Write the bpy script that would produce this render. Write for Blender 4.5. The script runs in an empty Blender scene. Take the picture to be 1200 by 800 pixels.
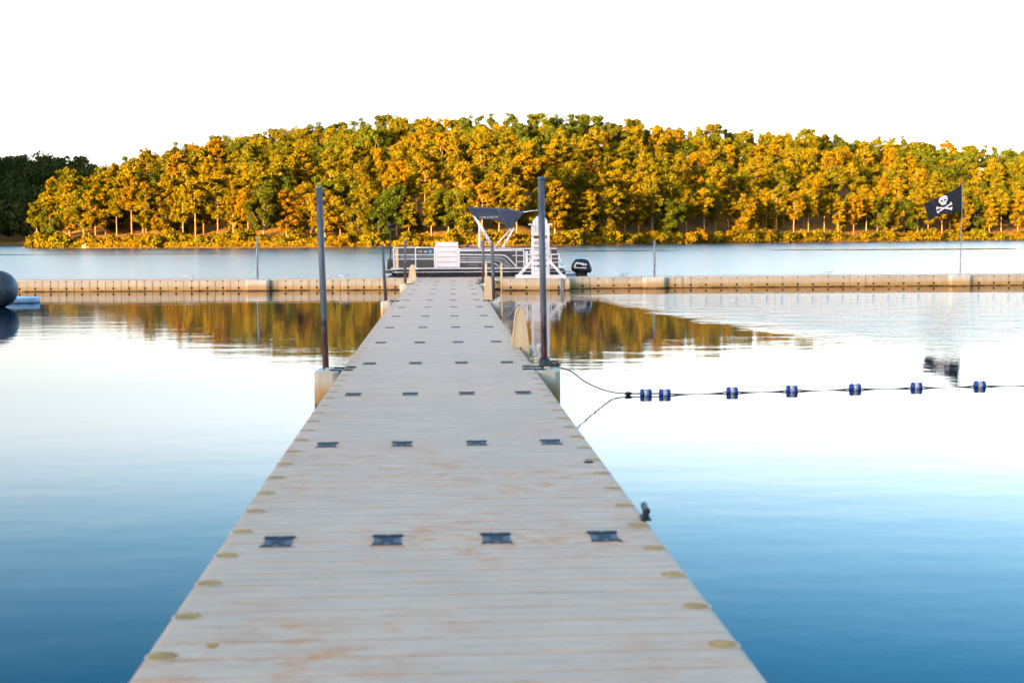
import bpy, math, random
import numpy as np
from mathutils import Vector, Matrix
random.seed(7); rng = np.random.default_rng(7)
R = math.radians
scene = bpy.context.scene
COL = scene.collection

# ------------------------------------------------------------------ camera
CAM_H = 1.78; DECK = 0.36; F = 50/36*1200
PITCH = math.atan((400-274.6)/F); ROLL = R(0.30)
_f = Vector((0, math.cos(PITCH), -math.sin(PITCH)))
_r0 = Vector((1,0,0)); _u0 = Vector((0, math.sin(PITCH), math.cos(PITCH)))
_r = _r0*math.cos(ROLL) - _u0*math.sin(ROLL)
_u = _u0*math.cos(ROLL) + _r0*math.sin(ROLL)
camd = bpy.data.cameras.new('camera'); cam = bpy.data.objects.new('camera', camd); COL.objects.link(cam)
camd.lens = 50; camd.sensor_width = 36; camd.clip_start = .1; camd.clip_end = 6000
cam.matrix_world = Matrix(((_r.x,_u.x,-_f.x,0),(_r.y,_u.y,-_f.y,0),(_r.z,_u.z,-_f.z,CAM_H),(0,0,0,1)))
camd.dof.use_dof = True; camd.dof.focus_distance = 46; camd.dof.aperture_fstop = 3.7
scene.camera = cam

def ray(px, py):
    return _f + _r*((px-600)/F) + _u*((400-py)/F)
def P(px, py, Y):                       # the point at distance Y seen at that pixel
    d = ray(px, py); t = Y/d.y
    return Vector((d.x*t, Y, CAM_H + d.z*t))
def G(px, py, z=0.0):                   # the point at height z seen at that pixel
    d = ray(px, py); t = (z-CAM_H)/d.z
    return Vector((d.x*t, d.y*t, z))
def proj(v):
    d = Vector(v) - Vector((0,0,CAM_H)); w = d.dot(_f)
    return 600 + F*d.dot(_r)/w, 400 - F*d.dot(_u)/w

# ------------------------------------------------------------------ materials
def new_mat(name):
    m = bpy.data.materials.new(name); m.use_nodes = True
    nt = m.node_tree; nt.nodes.clear()
    out = nt.nodes.new('ShaderNodeOutputMaterial')
    return m, nt, out
def N(nt, t, **kw):
    n = nt.nodes.new(t)
    for k, v in kw.items():
        if k.startswith('_'): setattr(n, k[1:], v)
        else: n.inputs[k.replace('__',' ')].default_value = v
    return n
def L(nt, a, b): nt.links.new(a, b)
def ramp(nt, fac, stops):
    n = nt.nodes.new('ShaderNodeValToRGB'); cr = n.color_ramp
    while len(cr.elements) < len(stops): cr.elements.new(.5)
    for e, (p, c) in zip(cr.elements, stops):
        e.position = p; e.color = (*c, 1) if len(c) == 3 else c
    L(nt, fac, n.inputs['Fac']); return n.outputs['Color']
def mix(nt, fac, a, b, mode='MIX'):
    n = nt.nodes.new('ShaderNodeMix'); n.data_type = 'RGBA'; n.blend_type = mode
    for s, v in ((n.inputs['Factor'], fac), (n.inputs['A'], a), (n.inputs['B'], b)):
        if hasattr(v, 'links') or hasattr(v, 'is_linked'): L(nt, v, s)
        else: s.default_value = (*v, 1) if isinstance(v, tuple) else v
    return n.outputs['Result']
def math_(nt, op, a, b=None, c=None, clamp=False):
    n = nt.nodes.new('ShaderNodeMath'); n.operation = op; n.use_clamp = clamp
    for i, v in enumerate((a, b, c)):
        if v is None: continue
        if hasattr(v, 'is_linked'): L(nt, v, n.inputs[i])
        else: n.inputs[i].default_value = v
    return n.outputs[0]
def noise(nt, vec, scale, detail=4, rough=.55):
    n = N(nt, 'ShaderNodeTexNoise', Scale=scale, Detail=detail, Roughness=rough); L(nt, vec, n.inputs['Vector']); return n.outputs['Fac']
def objvec(nt, scale=None, kind='Object'):
    tc = nt.nodes.new('ShaderNodeTexCoord')
    if kind == 'Position':
        v = nt.nodes.new('ShaderNodeNewGeometry').outputs['Position']
    else: v = tc.outputs[kind]
    if scale:
        m = nt.nodes.new('ShaderNodeVectorMath'); m.operation = 'MULTIPLY'; m.inputs[1].default_value = scale
        L(nt, v, m.inputs[0]); v = m.outputs[0]
    return v
def sep(nt, v):
    s = nt.nodes.new('ShaderNodeSeparateXYZ'); L(nt, v, s.inputs[0]); return s.outputs
def principled(nt, out, base, rough=.5, metal=0., spec=.5, bump=None, bstr=.2, bdist=.01):
    p = nt.nodes.new('ShaderNodeBsdfPrincipled')
    for k, v in (('Base Color', base), ('Roughness', rough), ('Metallic', metal), ('Specular IOR Level', spec)):
        if hasattr(v, 'is_linked'): L(nt, v, p.inputs[k])
        else: p.inputs[k].default_value = (*v, 1) if isinstance(v, tuple) else v
    if bump is not None:
        b = N(nt, 'ShaderNodeBump', Strength=bstr, Distance=bdist); L(nt, bump, b.inputs['Height']); L(nt, b.outputs[0], p.inputs['Normal'])
    L(nt, p.outputs[0], out.inputs['Surface']); return p
def simple(name, col, rough=.5, metal=0., var=.12, scale=6., spec=.5, bstr=.1):
    m, nt, out = new_mat(name)
    v = objvec(nt, kind='Position'); n1 = noise(nt, v, scale, 5); n2 = noise(nt, v, scale*7, 3)
    lo = tuple(c*(1-var*1.6) for c in col); hi = tuple(min(1, c*(1+var)) for c in col)
    base = ramp(nt, n1, [(.3, lo), (.7, hi)])
    r = math_(nt, 'MULTIPLY_ADD', n1, .25, rough-.12, clamp=True)
    principled(nt, out, base, r, metal, spec, n2, bstr, .004)
    return m

M = {}
# grey moulded plastic of the deck: transverse dirt streaks, rusty mud patches
def deck_mat():
    m, nt, out = new_mat('deck_plastic')
    pos = objvec(nt, kind='Position')
    st = noise(nt, objvec(nt, (3.5, 9, 1), 'Position'), 1.0, 7, .65)
    blot = noise(nt, pos, 1.1, 6, .6)
    c = ramp(nt, st, [(.25, (.54,.382,.255)), (.5, (.645,.466,.318)), (.75, (.715,.537,.380))])
    c = mix(nt, ramp(nt, blot, [(.35, (.0,)*3), (.7, (.4,)*3)]), c, (.50,.375,.275))
    p1 = noise(nt, objvec(nt, (6.5, 9, 1), 'Position'), 1.0, 7, .7)
    p2 = noise(nt, pos, .75, 3)
    y = sep(nt, pos)
    near = math_(nt, 'MULTIPLY_ADD', y[1], -.055, 1.0, clamp=True)
    f = math_(nt, 'MULTIPLY', ramp(nt, p1, [(.49, (0,)*3), (.62, (.95,)*3)]), ramp(nt, p2, [(.44, (.04,)*3), (.60, (1,)*3)]))
    f = math_(nt, 'MULTIPLY', f, math_(nt, 'MULTIPLY_ADD', near, .85, .10, clamp=True))
    c = mix(nt, f, c, (.60,.21,.035))
    # fine thread-like red scuffs
    p3 = noise(nt, objvec(nt, (5, 22, 1), 'Position'), 1.0, 8, .7)
    f3 = math_(nt, 'MULTIPLY', ramp(nt, p3, [(.58, (0,)*3), (.66, (1,)*3)]), .40)
    c = mix(nt, math_(nt, 'MULTIPLY', f3, near), c, (.46,.13,.045))
    g = noise(nt, pos, 160, 2)
    sp_ = noise(nt, pos, 38, 3, .7); c = mix(nt, ramp(nt, sp_, [(.66, (0,)*3), (.72, (.55,)*3)]), c, (.16,.11,.07))
    principled(nt, out, c, .62, 0, .35, g, .35, .004)
    return m
M['deck'] = deck_mat()
# tan float sides with an algae / rust tide line just over the water
def tan_mat(name, base, tide=True, hi=.20):
    m, nt, out = new_mat(name)
    pos = objvec(nt, kind='Position'); x = sep(nt, pos)
    n = noise(nt, pos, 3.0, 5); n2 = noise(nt, objvec(nt, (9, 9, 1.2), 'Position'), 1., 5)
    c = ramp(nt, n2, [(.3, tuple(v*.86 for v in base)), (.7, tuple(v*1.08 for v in base))])
    if tide:
        h = math_(nt, 'MULTIPLY_ADD', n, .10, x[2]); h = math_(nt, 'SUBTRACT', h, .05)
        f = ramp(nt, h, [(.035, (1,)*3), (hi*.55, (.75,)*3), (hi, (0,)*3)])
        c = mix(nt, f, c, (.46,.24,.045))
        f2 = ramp(nt, h, [(.012, (1,)*3), (.04, (0,)*3)])
        c = mix(nt, f2, c, (.045,.028,.012))
    principled(nt, out, c, .5, 0, .4, noise(nt, pos, 60, 2), .15, .003)
    return m
M['tan'] = tan_mat('tan_float_plastic', (.52,.43,.29))
M['cream'] = tan_mat('cream_bracket_plastic', (.60,.55,.42), True, .26)
M['ladder'] = tan_mat('tan_ladder_plastic', (.62,.49,.29), False)
M['rubber'] = simple('black_rubber', (.018,.020,.028), .55)
M['coupler'] = simple('dark_coupler_rubber', (.016,.018,.030), .65, spec=.25)
M['slot'] = simple('grey_coupler_recess', (.085,.095,.115), .7)
M['hole'] = simple('black_hole_shade', (.008,.007,.006), .8)  # shade inside the far dock's side holes, painted as flat black
M['mud'] = simple('mud_in_pocket', (.50,.285,.07), .8, var=.25, scale=18)
def post_mat():
    m, nt, out = new_mat('galvanised_post_with_rust')
    pos = objvec(nt, kind='Position'); x = sep(nt, pos)
    n = noise(nt, pos, 9, 5, .6); n2 = noise(nt, objvec(nt, (30,30,3),'Position'), 1, 4)
    c = ramp(nt, n2, [(.3, (.060,.076,.094)), (.7, (.115,.138,.162))])
    h = math_(nt, 'MULTIPLY_ADD', n, .75, x[2])
    f = ramp(nt, math_(nt, 'MULTIPLY', h, .5), [(.56, (1,)*3), (.68, (0,)*3)])
    rust = ramp(nt, n, [(.35, (.026,.009,.010)), (.65, (.078,.026,.020))])
    c = mix(nt, f, c, rust)
    principled(nt, out, c, .55, .25, .5, n, .2, .004)
    return m
M['post'] = post_mat()
M['galv'] = simple('galvanised_steel', (.17,.21,.25), .45, .3, scale=12)
M['white'] = simple('white_plastic_board', (.56,.57,.58), .45, var=.05)
M['alu'] = simple('brushed_aluminium', (.50,.52,.545), .35, .45, var=.06)
M['whitemetal'] = simple('white_painted_tube', (.62,.64,.66), .3, .1, var=.05)
M['panel'] = simple('charcoal_boat_panel', (.042,.046,.049), .35, .1)
M['panel2'] = simple('slate_boat_panel', (.105,.135,.16), .3, .2)
M['hull'] = simple('dark_pontoon_metal', (.020,.022,.026), .3, .5)
M['seat'] = simple('grey_vinyl', (.30,.28,.31), .5)
M['tanvinyl'] = simple('tan_vinyl', (.62,.44,.27), .5)
M['canvas'] = simple('navy_canvas', (.013,.026,.060), .8, scale=9, var=.3, bstr=.3)
M['black'] = simple('gloss_black_paint', (.010,.011,.014), .16, spec=.6)
M['blackm'] = simple('matt_black_plastic', (.014,.015,.018), .5)
M['red'] = simple('red_paint', (.42,.03,.025), .4)
M['blue'] = simple('royal_blue_plastic', (.012,.05,.33), .4)
M['decal'] = simple('pale_decal', (.62,.63,.64), .4)
M['decalblue'] = simple('blue_sticker', (.06,.24,.62), .4)
M['rope'] = simple('dark_wet_rope', (.035,.016,.022), .7, scale=40)
M['ropegreen'] = simple('grey_green_rope', (.045,.07,.075), .7, scale=40)
M['flag'] = simple('black_flag_cloth', (.012,.012,.016), .8, var=.3, scale=5)
M['flagwhite'] = simple('white_flag_print', (.78,.79,.82), .8)
M['inflat'] = simple('grey_inflatable_vinyl', (.040,.054,.070), .45, scale=2)
M['board'] = simple('pale_blue_board', (.42,.60,.78), .4)
def bark_mat(name, col):
    m, nt, out = new_mat(name)
    v = objvec(nt, (6,6,1.2)); n = noise(nt, v, 1.5, 5)
    principled(nt, out, ramp(nt, n, [(.3, tuple(c*.55 for c in col)), (.7, col)]), .9, 0, .2, n, .6, .03)
    return m
M['pinebark'] = bark_mat('pine_bark', (.30,.15,.06)); M['oakbark'] = bark_mat('oak_bark', (.20,.14,.085))
def leaf_mat(name, cols, dark, trans=.16):
    m, nt, out = new_mat(name)
    oi = nt.nodes.new('ShaderNodeObjectInfo'); geo = nt.nodes.new('ShaderNodeNewGeometry')
    c = ramp(nt, oi.outputs['Random'], [(i/(len(cols)-1), k) for i, k in enumerate(cols)])
    n = noise(nt, objvec(nt), .55, 3)
    c = mix(nt, ramp(nt, n, [(.42, (0,)*3), (.62, (.7,)*3)]), c, dark)
    v = math_(nt, 'MULTIPLY_ADD', geo.outputs['Random Per Island'], .7, .62)
    hs = N(nt, 'ShaderNodeHueSaturation'); L(nt, v, hs.inputs['Value']); L(nt, c, hs.inputs['Color'])
    h = math_(nt, 'MULTIPLY_ADD', geo.outputs['Random Per Island'], -.03, .515); L(nt, h, hs.inputs['Hue'])
    d = nt.nodes.new('ShaderNodeBsdfDiffuse'); t = nt.nodes.new('ShaderNodeBsdfTranslucent'); mx = N(nt, 'ShaderNodeMixShader', Fac=trans)
    L(nt, hs.outputs[0], d.inputs[0]); L(nt, hs.outputs[0], t.inputs[0])
    L(nt, d.outputs[0], mx.inputs[1]); L(nt, t.outputs[0], mx.inputs[2]); L(nt, mx.outputs[0], out.inputs['Surface'])
    return m
M['pineleaf'] = leaf_mat('pine_needles', [(.165,.108,.002), (.120,.092,.003), (.185,.104,.002), (.090,.082,.004), (.200,.092,.002)], (.060,.054,.003))
M['oakleaf'] = leaf_mat('oak_leaves', [(.050,.062,.005), (.155,.112,.003), (.034,.048,.005), (.190,.098,.002), (.080,.086,.005), (.038,.053,.005), (.170,.112,.002)], (.042,.046,.004))
M['shrubleaf'] = leaf_mat('shrub_leaves', [(.155,.104,.003), (.105,.092,.004), (.170,.092,.003), (.075,.075,.004)], (.065,.055,.004))
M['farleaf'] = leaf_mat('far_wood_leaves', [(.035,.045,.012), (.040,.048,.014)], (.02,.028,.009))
def ground_mat():
    m, nt, out = new_mat('leaf_litter_ground')
    v = objvec(nt, kind='Position')
    a = noise(nt, v, .25, 6); b = noise(nt, v, 2.5, 5)
    c = ramp(nt, b, [(.3, (.12,.050,.010)), (.6, (.24,.105,.018)), (.8, (.28,.16,.04))])
    c = mix(nt, ramp(nt, a, [(.45,(0,)*3),(.65,(.7,)*3)]), c, (.09,.075,.02))
    principled(nt, out, c, .95, 0, .1, b, .5, .1)
    return m
M['ground'] = ground_mat()
def water_mat():
    m, nt, out = new_mat('lake_water')
    pos = objvec(nt, kind='Position'); x = sep(nt, pos); X, Y = x[0], x[1]
    def ss(v, a, b):          # smooth step
        n = nt.nodes.new('ShaderNodeMapRange'); n.interpolation_type = 'SMOOTHSTEP'
        L(nt, v, n.inputs['Value']); n.inputs['From Min'].default_value = a; n.inputs['From Max'].default_value = b
        return n.outputs['Result']
    big = noise(nt, pos, .09, 3); wob = math_(nt, 'MULTIPLY_ADD', big, 8., -4.)
    outer = ss(Y, 47.2, 48.6)                                    # wind-roughened lake beyond the far dock
    # calm slick lying across the lake
    wl = noise(nt, objvec(nt, (.02, .12, 1), 'Position'), 1., 4)
    sy = math_(nt, 'MULTIPLY_ADD', X, .06, 136.); sy = math_(nt, 'MULTIPLY_ADD', wl, 22., sy)
    dd = math_(nt, 'ABSOLUTE', math_(nt, 'SUBTRACT', Y, sy))
    slick = ss(dd, 5.5, 2.0)
    slick = math_(nt, 'MULTIPLY', slick, ss(noise(nt, objvec(nt, (.05,.01,1), 'Position'), 1., 3), .36, .5))
    outer = math_(nt, 'MULTIPLY', outer, math_(nt, 'MULTIPLY_ADD', slick, -.75, 1.))
    # ruffled patch inside the basin, right of the walkway, nearest the far dock
    edge = math_(nt, 'MULTIPLY_ADD', math_(nt, 'SUBTRACT', 42., Y), .19, 1.6)
    rag = noise(nt, objvec(nt, (.6, .35, 1), 'Position'), 1., 5, .65)
    e = math_(nt, 'SUBTRACT', math_(nt, 'MULTIPLY_ADD', wob, .22, X), edge)
    e = math_(nt, 'MULTIPLY_ADD', math_(nt, 'SUBTRACT', rag, .5), 2.6, e)
    patch = math_(nt, 'MULTIPLY', ss(e, -.4, 1.4), ss(math_(nt, 'MULTIPLY_ADD', wob, .5, Y), 17., 27.))
    patch = math_(nt, 'MULTIPLY', patch, math_(nt, 'SUBTRACT', 1., ss(Y, 47.2, 48.6)))
    patch = math_(nt, 'MULTIPLY', patch, ss(math_(nt, 'MULTIPLY_ADD', wob, .15, Y), 42.8, 41.6))
    # lighter ruffle far left near the inflatable
    e2 = math_(nt, 'SUBTRACT', math_(nt, 'MULTIPLY_ADD', wob, .4, math_(nt, 'MULTIPLY', X, -1.)), 6.2)
    patch2 = math_(nt, 'MULTIPLY', ss(e2, 0., 3.), ss(math_(nt, 'MULTIPLY_ADD', wob, .4, Y), 22., 31.))
    patch2 = math_(nt, 'MULTIPLY', patch2, math_(nt, 'SUBTRACT', 1., ss(Y, 41., 45.)))
    amp = math_(nt, 'MULTIPLY_ADD', outer, .12, math_(nt, 'MULTIPLY', patch, .22))
    amp = math_(nt, 'MULTIPLY_ADD', patch2, .005, amp)
    calm = noise(nt, objvec(nt, (.5,.9,1),'Position'), 1.3, 2)
    n1 = noise(nt, objvec(nt, (1.5, 1.6, 1), 'Position'), 3.4, 4, .62)
    n2 = noise(nt, objvec(nt, (1.0, 1.3, 1), 'Position'), 1.0, 3, .5)
    hgt = math_(nt, 'MULTIPLY_ADD', n2, .9, math_(nt, 'MULTIPLY', n1, .5))
    h = math_(nt, 'MULTIPLY', hgt, amp)
    h = math_(nt, 'MULTIPLY_ADD', calm, .018, h)
    h = math_(nt, 'MULTIPLY_ADD', n1, .0035, h)
    b = N(nt, 'ShaderNodeBump', Strength=1., Distance=.16); b.inputs['Filter Width'].default_value = .02; L(nt, h, b.inputs['Height'])
    p = nt.nodes.new('ShaderNodeBsdfPrincipled')
    p.inputs['Base Color'].default_value = (.0003,.014,.030,1); L(nt, math_(nt, 'MULTIPLY_ADD', outer, .40, 1.15), p.inputs['IOR'])
    L(nt, math_(nt, 'MULTIPLY_ADD', outer, .165, .012), p.inputs['Roughness'])
    p.inputs['Specular Tint'].default_value = (.30,.72,1.,1)
    L(nt, b.outputs[0], p.inputs['Normal']); L(nt, p.outputs[0], out.inputs['Surface'])
    return m
M['water'] = water_mat()

# ------------------------------------------------------------------ mesh helpers
def tag(o, label=None, cat=None, group=None, kind=None):
    if label: o['label'] = label
    if cat: o['category'] = cat
    if group: o['group'] = group
    if kind: o['kind'] = kind
    return o
def empty(name, loc, label=None, cat=None, group=None, rz=0.):
    o = bpy.data.objects.new(name, None); COL.objects.link(o); o.location = loc; o.rotation_euler = (0,0,rz); o.empty_display_size = .2
    return tag(o, label, cat, group)
def origin_of(o):
    v = Vector((0,0,0))
    while o is not None: v += Vector(o.location); o = o.parent
    return v
class MB:
    def __init__(s): s.v = []; s.f = []; s.m = []; s.sm = []
    def add(s, vs, fs, mi=0, smooth=False):
        b = len(s.v); s.v += [tuple(v) for v in vs]
        for f in fs: s.f.append([b+i for i in f]); s.m.append(mi); s.sm.append(smooth)
        return s
    def box(s, x0, x1, y0, y1, z0, z1, mi=0):
        vs = [(x0,y0,z0),(x1,y0,z0),(x1,y1,z0),(x0,y1,z0),(x0,y0,z1),(x1,y0,z1),(x1,y1,z1),(x0,y1,z1)]
        return s.add(vs, [(0,3,2,1),(4,5,6,7),(0,1,5,4),(1,2,6,5),(2,3,7,6),(3,0,4,7)], mi)
    def prism(s, pts, axis, a, b, mi=0):   # outline in the two other axes, extruded along axis from a to b
        n = len(pts)
        def mk(p, t):
            return {'x': (t,p[0],p[1]), 'y': (p[0],t,p[1]), 'z': (p[0],p[1],t)}[axis]
        vs = [mk(p,a) for p in pts] + [mk(p,b) for p in pts]
        fs = [tuple(range(n))[::-1], tuple(range(n,2*n))] + [(i,(i+1)%n,n+(i+1)%n,n+i) for i in range(n)]
        return s.add(vs, fs, mi)
    def tube(s, pts, r, n=8, mi=0, cap=True, r1=None):
        pts = [Vector(p) for p in pts]; k = len(pts); vs = []; prev = None
        for i, p in enumerate(pts):
            t = (pts[min(i+1,k-1)] - pts[max(i-1,0)]).normalized()
            a = prev if prev is not None else (Vector((0,0,1)) if abs(t.z) < .9 else Vector((1,0,0)))
            u = (a - t*a.dot(t)).normalized(); w = t.cross(u); prev = u
            rr = r if r1 is None else r + (r1-r)*i/(k-1)
            for j in range(n):
                q = 2*math.pi*j/n; vs.append(p + u*(rr*math.cos(q)) + w*(rr*math.sin(q)))
        fs = [(i*n+j, i*n+(j+1)%n, (i+1)*n+(j+1)%n, (i+1)*n+j) for i in range(k-1) for j in range(n)]
        if cap: fs += [tuple(range(n))[::-1], tuple(range((k-1)*n, k*n))]
        return s.add(vs, fs, mi, True)
    def lathe(s, prof, c, axis='z', n=24, mi=0):  # prof: (t along axis, radius)
        vs = []
        for t, r in prof:
            for j in range(n):
                q = 2*math.pi*j/n; a, b = r*math.cos(q), r*math.sin(q)
                vs.append({'z': (c[0]+a, c[1]+b, c[2]+t), 'x': (c[0]+t, c[1]+a, c[2]+b), 'y': (c[0]+a, c[1]+t, c[2]+b)}[axis])
        k = len(prof)
        fs = [(i*n+j, i*n+(j+1)%n, (i+1)*n+(j+1)%n, (i+1)*n+j) for i in range(k-1) for j in range(n)]
        fs += [tuple(range(n))[::-1], tuple(range((k-1)*n, k*n))]
        return s.add(vs, fs, mi, True)
    def build(s, name, mats, parent=None, bevel=0., local=False, fixn=True):
        me = bpy.data.meshes.new(name)
        off = origin_of(parent) if (parent is not None and not local) else Vector((0,0,0))
        me.from_pydata([(v[0]-off.x, v[1]-off.y, v[2]-off.z) for v in s.v], [], s.f)
        if not isinstance(mats, (list, tuple)): mats = [mats]
        for m in mats: me.materials.append(m)
        me.polygons.foreach_set('material_index', s.m); me.polygons.foreach_set('use_smooth', s.sm)
        me.update()
        if fixn:
            import bmesh
            bm = bmesh.new(); bm.from_mesh(me); bmesh.ops.recalc_face_normals(bm, faces=bm.faces)
            bm.to_mesh(me); bm.free()
        o = bpy.data.objects.new(name, me); COL.objects.link(o)
        if parent is not None: o.parent = parent
        if bevel:
            b = o.modifiers.new('bevel', 'BEVEL'); b.width = bevel; b.segments = 2; b.limit_method = 'ANGLE'; b.angle_limit = R(40)
        return o
def copy_tree(o, parent=None):
    c = o.copy(); COL.objects.link(c); c.parent = parent
    for ch in list(o.children): copy_tree(ch, c)
    return c
def grounded(name, mb, mats, label, cat, group=None, loc=None, bevel=0.):   # one-mesh thing with its origin at its base
    zs = min(v[2] for v in mb.v); xs = sum(v[0] for v in mb.v)/len(mb.v); ys = sum(v[1] for v in mb.v)/len(mb.v)
    loc = loc or (xs, ys, zs)
    mb.v = [(v[0]-loc[0], v[1]-loc[1], v[2]-loc[2]) for v in mb.v]
    o = mb.build(name, mats, bevel=bevel); o.location = loc
    return tag(o, label, cat, group)

# ------------------------------------------------------------------ world, sun
SUN_EL, SUN_AZ = R(7.0), R(37)            # the sun stands low behind the camera, to its left
to_sun = Vector((-math.sin(SUN_AZ)*math.cos(SUN_EL), -math.cos(SUN_AZ)*math.cos(SUN_EL), math.sin(SUN_EL)))
w = bpy.data.worlds.new('World'); scene.world = w; w.use_nodes = True
nt = w.node_tree; nt.nodes.clear()
sky = nt.nodes.new('ShaderNodeTexSky'); sky.sky_type = 'NISHITA'; sky.sun_disc = False
sky.sun_elevation = SUN_EL; sky.sun_rotation = math.atan2(to_sun.x, to_sun.y)
sky.air_density = 1.0; sky.dust_density = 1.6; sky.ozone_density = 2.5
hs = nt.nodes.new('ShaderNodeHueSaturation'); hs.inputs['Hue'].default_value = .480
tcw = nt.nodes.new('ShaderNodeTexCoord'); sz = nt.nodes.new('ShaderNodeSeparateXYZ'); nt.links.new(tcw.outputs['Generated'], sz.inputs[0])
hz = ramp(nt, sz.outputs[2], [(.0, (.22,)*3), (.13, (.28,)*3), (.20, (.80,)*3), (.29, (1.06,)*3), (.45, (.92,)*3), (.75, (.66,)*3)])   # pale haze towards the horizon
nt.links.new(hz, hs.inputs['Saturation'])
bg = nt.nodes.new('ShaderNodeBackground'); bg.inputs['Strength'].default_value = .074
wo = nt.nodes.new('ShaderNodeOutputWorld')
gm = nt.nodes.new('ShaderNodeGamma'); gm.inputs['Gamma'].default_value = 1.7
nt.links.new(sky.outputs[0], gm.inputs[0]); nt.links.new(gm.outputs[0], hs.inputs['Color']); tn = nt.nodes.new('ShaderNodeMix'); tn.data_type = 'RGBA'; tn.blend_type = 'MULTIPLY'; tn.inputs['Factor'].default_value = 1.; tn.inputs['B'].default_value = (1.03,.955,.955,1)
nt.links.new(hs.outputs[0], tn.inputs['A']); nt.links.new(tn.outputs['Result'], bg.inputs[0]); nt.links.new(bg.outputs[0], wo.inputs[0])
sd = bpy.data.lights.new('sun', 'SUN'); sd.energy = 5.0; sd.angle = R(.5); sd.color = (1., .63, .155)
so = bpy.data.objects.new('sun', sd); COL.objects.link(so); so.rotation_euler = to_sun.to_track_quat('Z', 'Y').to_euler()
vs = scene.view_settings; vs.view_transform = 'Standard'; vs.look = 'None'; vs.gamma = 1; vs.use_curve_mapping = False
vs.exposure = 2.82
scene.display_settings.display_device = 'sRGB'
scene.cycles.max_bounces = 6; scene.cycles.diffuse_bounces = 2; scene.cycles.glossy_bounces = 3; scene.cycles.transmission_bounces = 3
scene.cycles.caustics_reflective = False; scene.cycles.use_denoising = True
scene.cycles.sample_clamp_indirect = 6

# ------------------------------------------------------------------ terrain and water
SH = [(-95, 262), (-84, 236), (-75, 226), (-39, 216), (0, 220), (40, 262), (102, 309), (160, 330), (400, 380)]
def lerp_tab(tab, x):
    if x <= tab[0][0]: return tab[0][1]
    for (a, b), (c, d) in zip(tab, tab[1:]):
        if x <= c: return b + (d-b)*(x-a)/(c-a)
    return tab[-1][1]
def sstep(a, b, x):
    t = min(1., max(0., (x-a)/(b-a))); return t*t*(3-2*t)
HILL = [(0, 3), (60, 7), (120, 11.5), (200, 13.8), (300, 16.5), (400, 18.8), (600, 20.6), (720, 20.8), (850, 20.6), (950, 21.2), (1050, 20.5), (1150, 18.5), (1250, 17.5), (1600, 16)]
def main_d(x, y):
    px = 600 + F*x/max(y, 1)
    d = y - lerp_tab(SH, x)
    left = (px - 34)*y/F*3.5          # the point ends here
    return min(d, left), px
def terrain(x, y):
    z = -2.5
    d, px = main_d(x, y)
    if y > 150:
        zz = (.25 + .035*min(d, 12) + lerp_tab(HILL, px)*min(1., max(0., (d-1.5)/104))**.85) if d > 0 else max(-2.5, .25 + d*.30)
        z = max(z, zz)
    d2 = y - 318 - .25*(x+100)
    if x < 60:
        zz = .3 + 14*sstep(0, 150, d2) + 9*sstep(120, 330, d2) if d2 > 0 else max(-2.5, .3 + d2*.3)
        z = max(z, zz)
    d3 = -155 - x - .05*(y-200)                                      # unseen high ridge left of the picture, shaped to shade the far-left hill
    if d3 > -10:
        zz = .3 + 62*sstep(0, 75, d3)*sstep(70, 175, y)*(1-sstep(420, 620, y)) if d3 > 0 else .3 + d3*.3
        z = max(z, zz)
    d4 = -20 - y                                                     # wooded bank behind the viewer
    zz = .3 + 23*sstep(2, 55, d4) if d4 > 0 else max(-2.5, .3 + d4*.3)
    z = max(z, zz)
    return z
xs = np.concatenate([np.arange(-900, -260, 40), np.arange(-260, 260, 6.5), np.arange(260, 940, 40)])
ys = np.concatenate([np.arange(-500, -120, 40), np.arange(-120, 190, 12), np.arange(190, 480, 6), np.arange(480, 1500, 60)])
tv = [(x, y, terrain(x, y) + .25*math.sin(x*.31)*math.cos(y*.27)) for y in ys for x in xs]
nx = len(xs)
tf = [(j*nx+i, j*nx+i+1, (j+1)*nx+i+1, (j+1)*nx+i) for j in range(len(ys)-1) for i in range(nx-1)]
tb = MB(); tb.add(tv, tf, 0, True); g = tb.build('ground', M['ground'], fixn=False); tag(g, kind='structure')
wb = MB(); wb.add([(-3000,-3000,0),(3000,-3000,0),(3000,3000,0),(-3000,3000,0)], [(0,1,2,3)]); wa = wb.build('water', M['water'], fixn=False); tag(wa, kind='structure')

# ------------------------------------------------------------------ foliage
def leaf_quads(cen, nor, size, asp=1.35):
    n = len(cen)
    nor = nor/np.maximum(np.linalg.norm(nor, axis=1, keepdims=True), 1e-6)
    a = rng.normal(size=(n,3)); t = np.cross(nor, a); t /= np.maximum(np.linalg.norm(t, axis=1, keepdims=True), 1e-6)
    b = np.cross(nor, t); s = size[:,None]
    bend = nor*s*.25
    q = np.stack([cen-t*s*asp*.5+bend*0, cen-b*s*.5-bend, cen+t*s*asp*.5, cen+b*s*.5-bend], 1)
    return q.reshape(-1,3)
def foliage_mesh(name, quads, mat):
    n = len(quads)//4
    me = bpy.data.meshes.new(name)
    me.vertices.add(n*4); me.vertices.foreach_set('co', quads.astype(np.float32).ravel())
    me.loops.add(n*4); me.loops.foreach_set('vertex_index', np.arange(n*4, dtype=np.int32))
    me.polygons.add(n); me.polygons.foreach_set('loop_start', np.arange(0, n*4, 4, dtype=np.int32)); me.polygons.foreach_set('loop_total', np.full(n, 4, dtype=np.int32))
    me.materials.append(mat); me.update(calc_edges=True); return me
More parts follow.
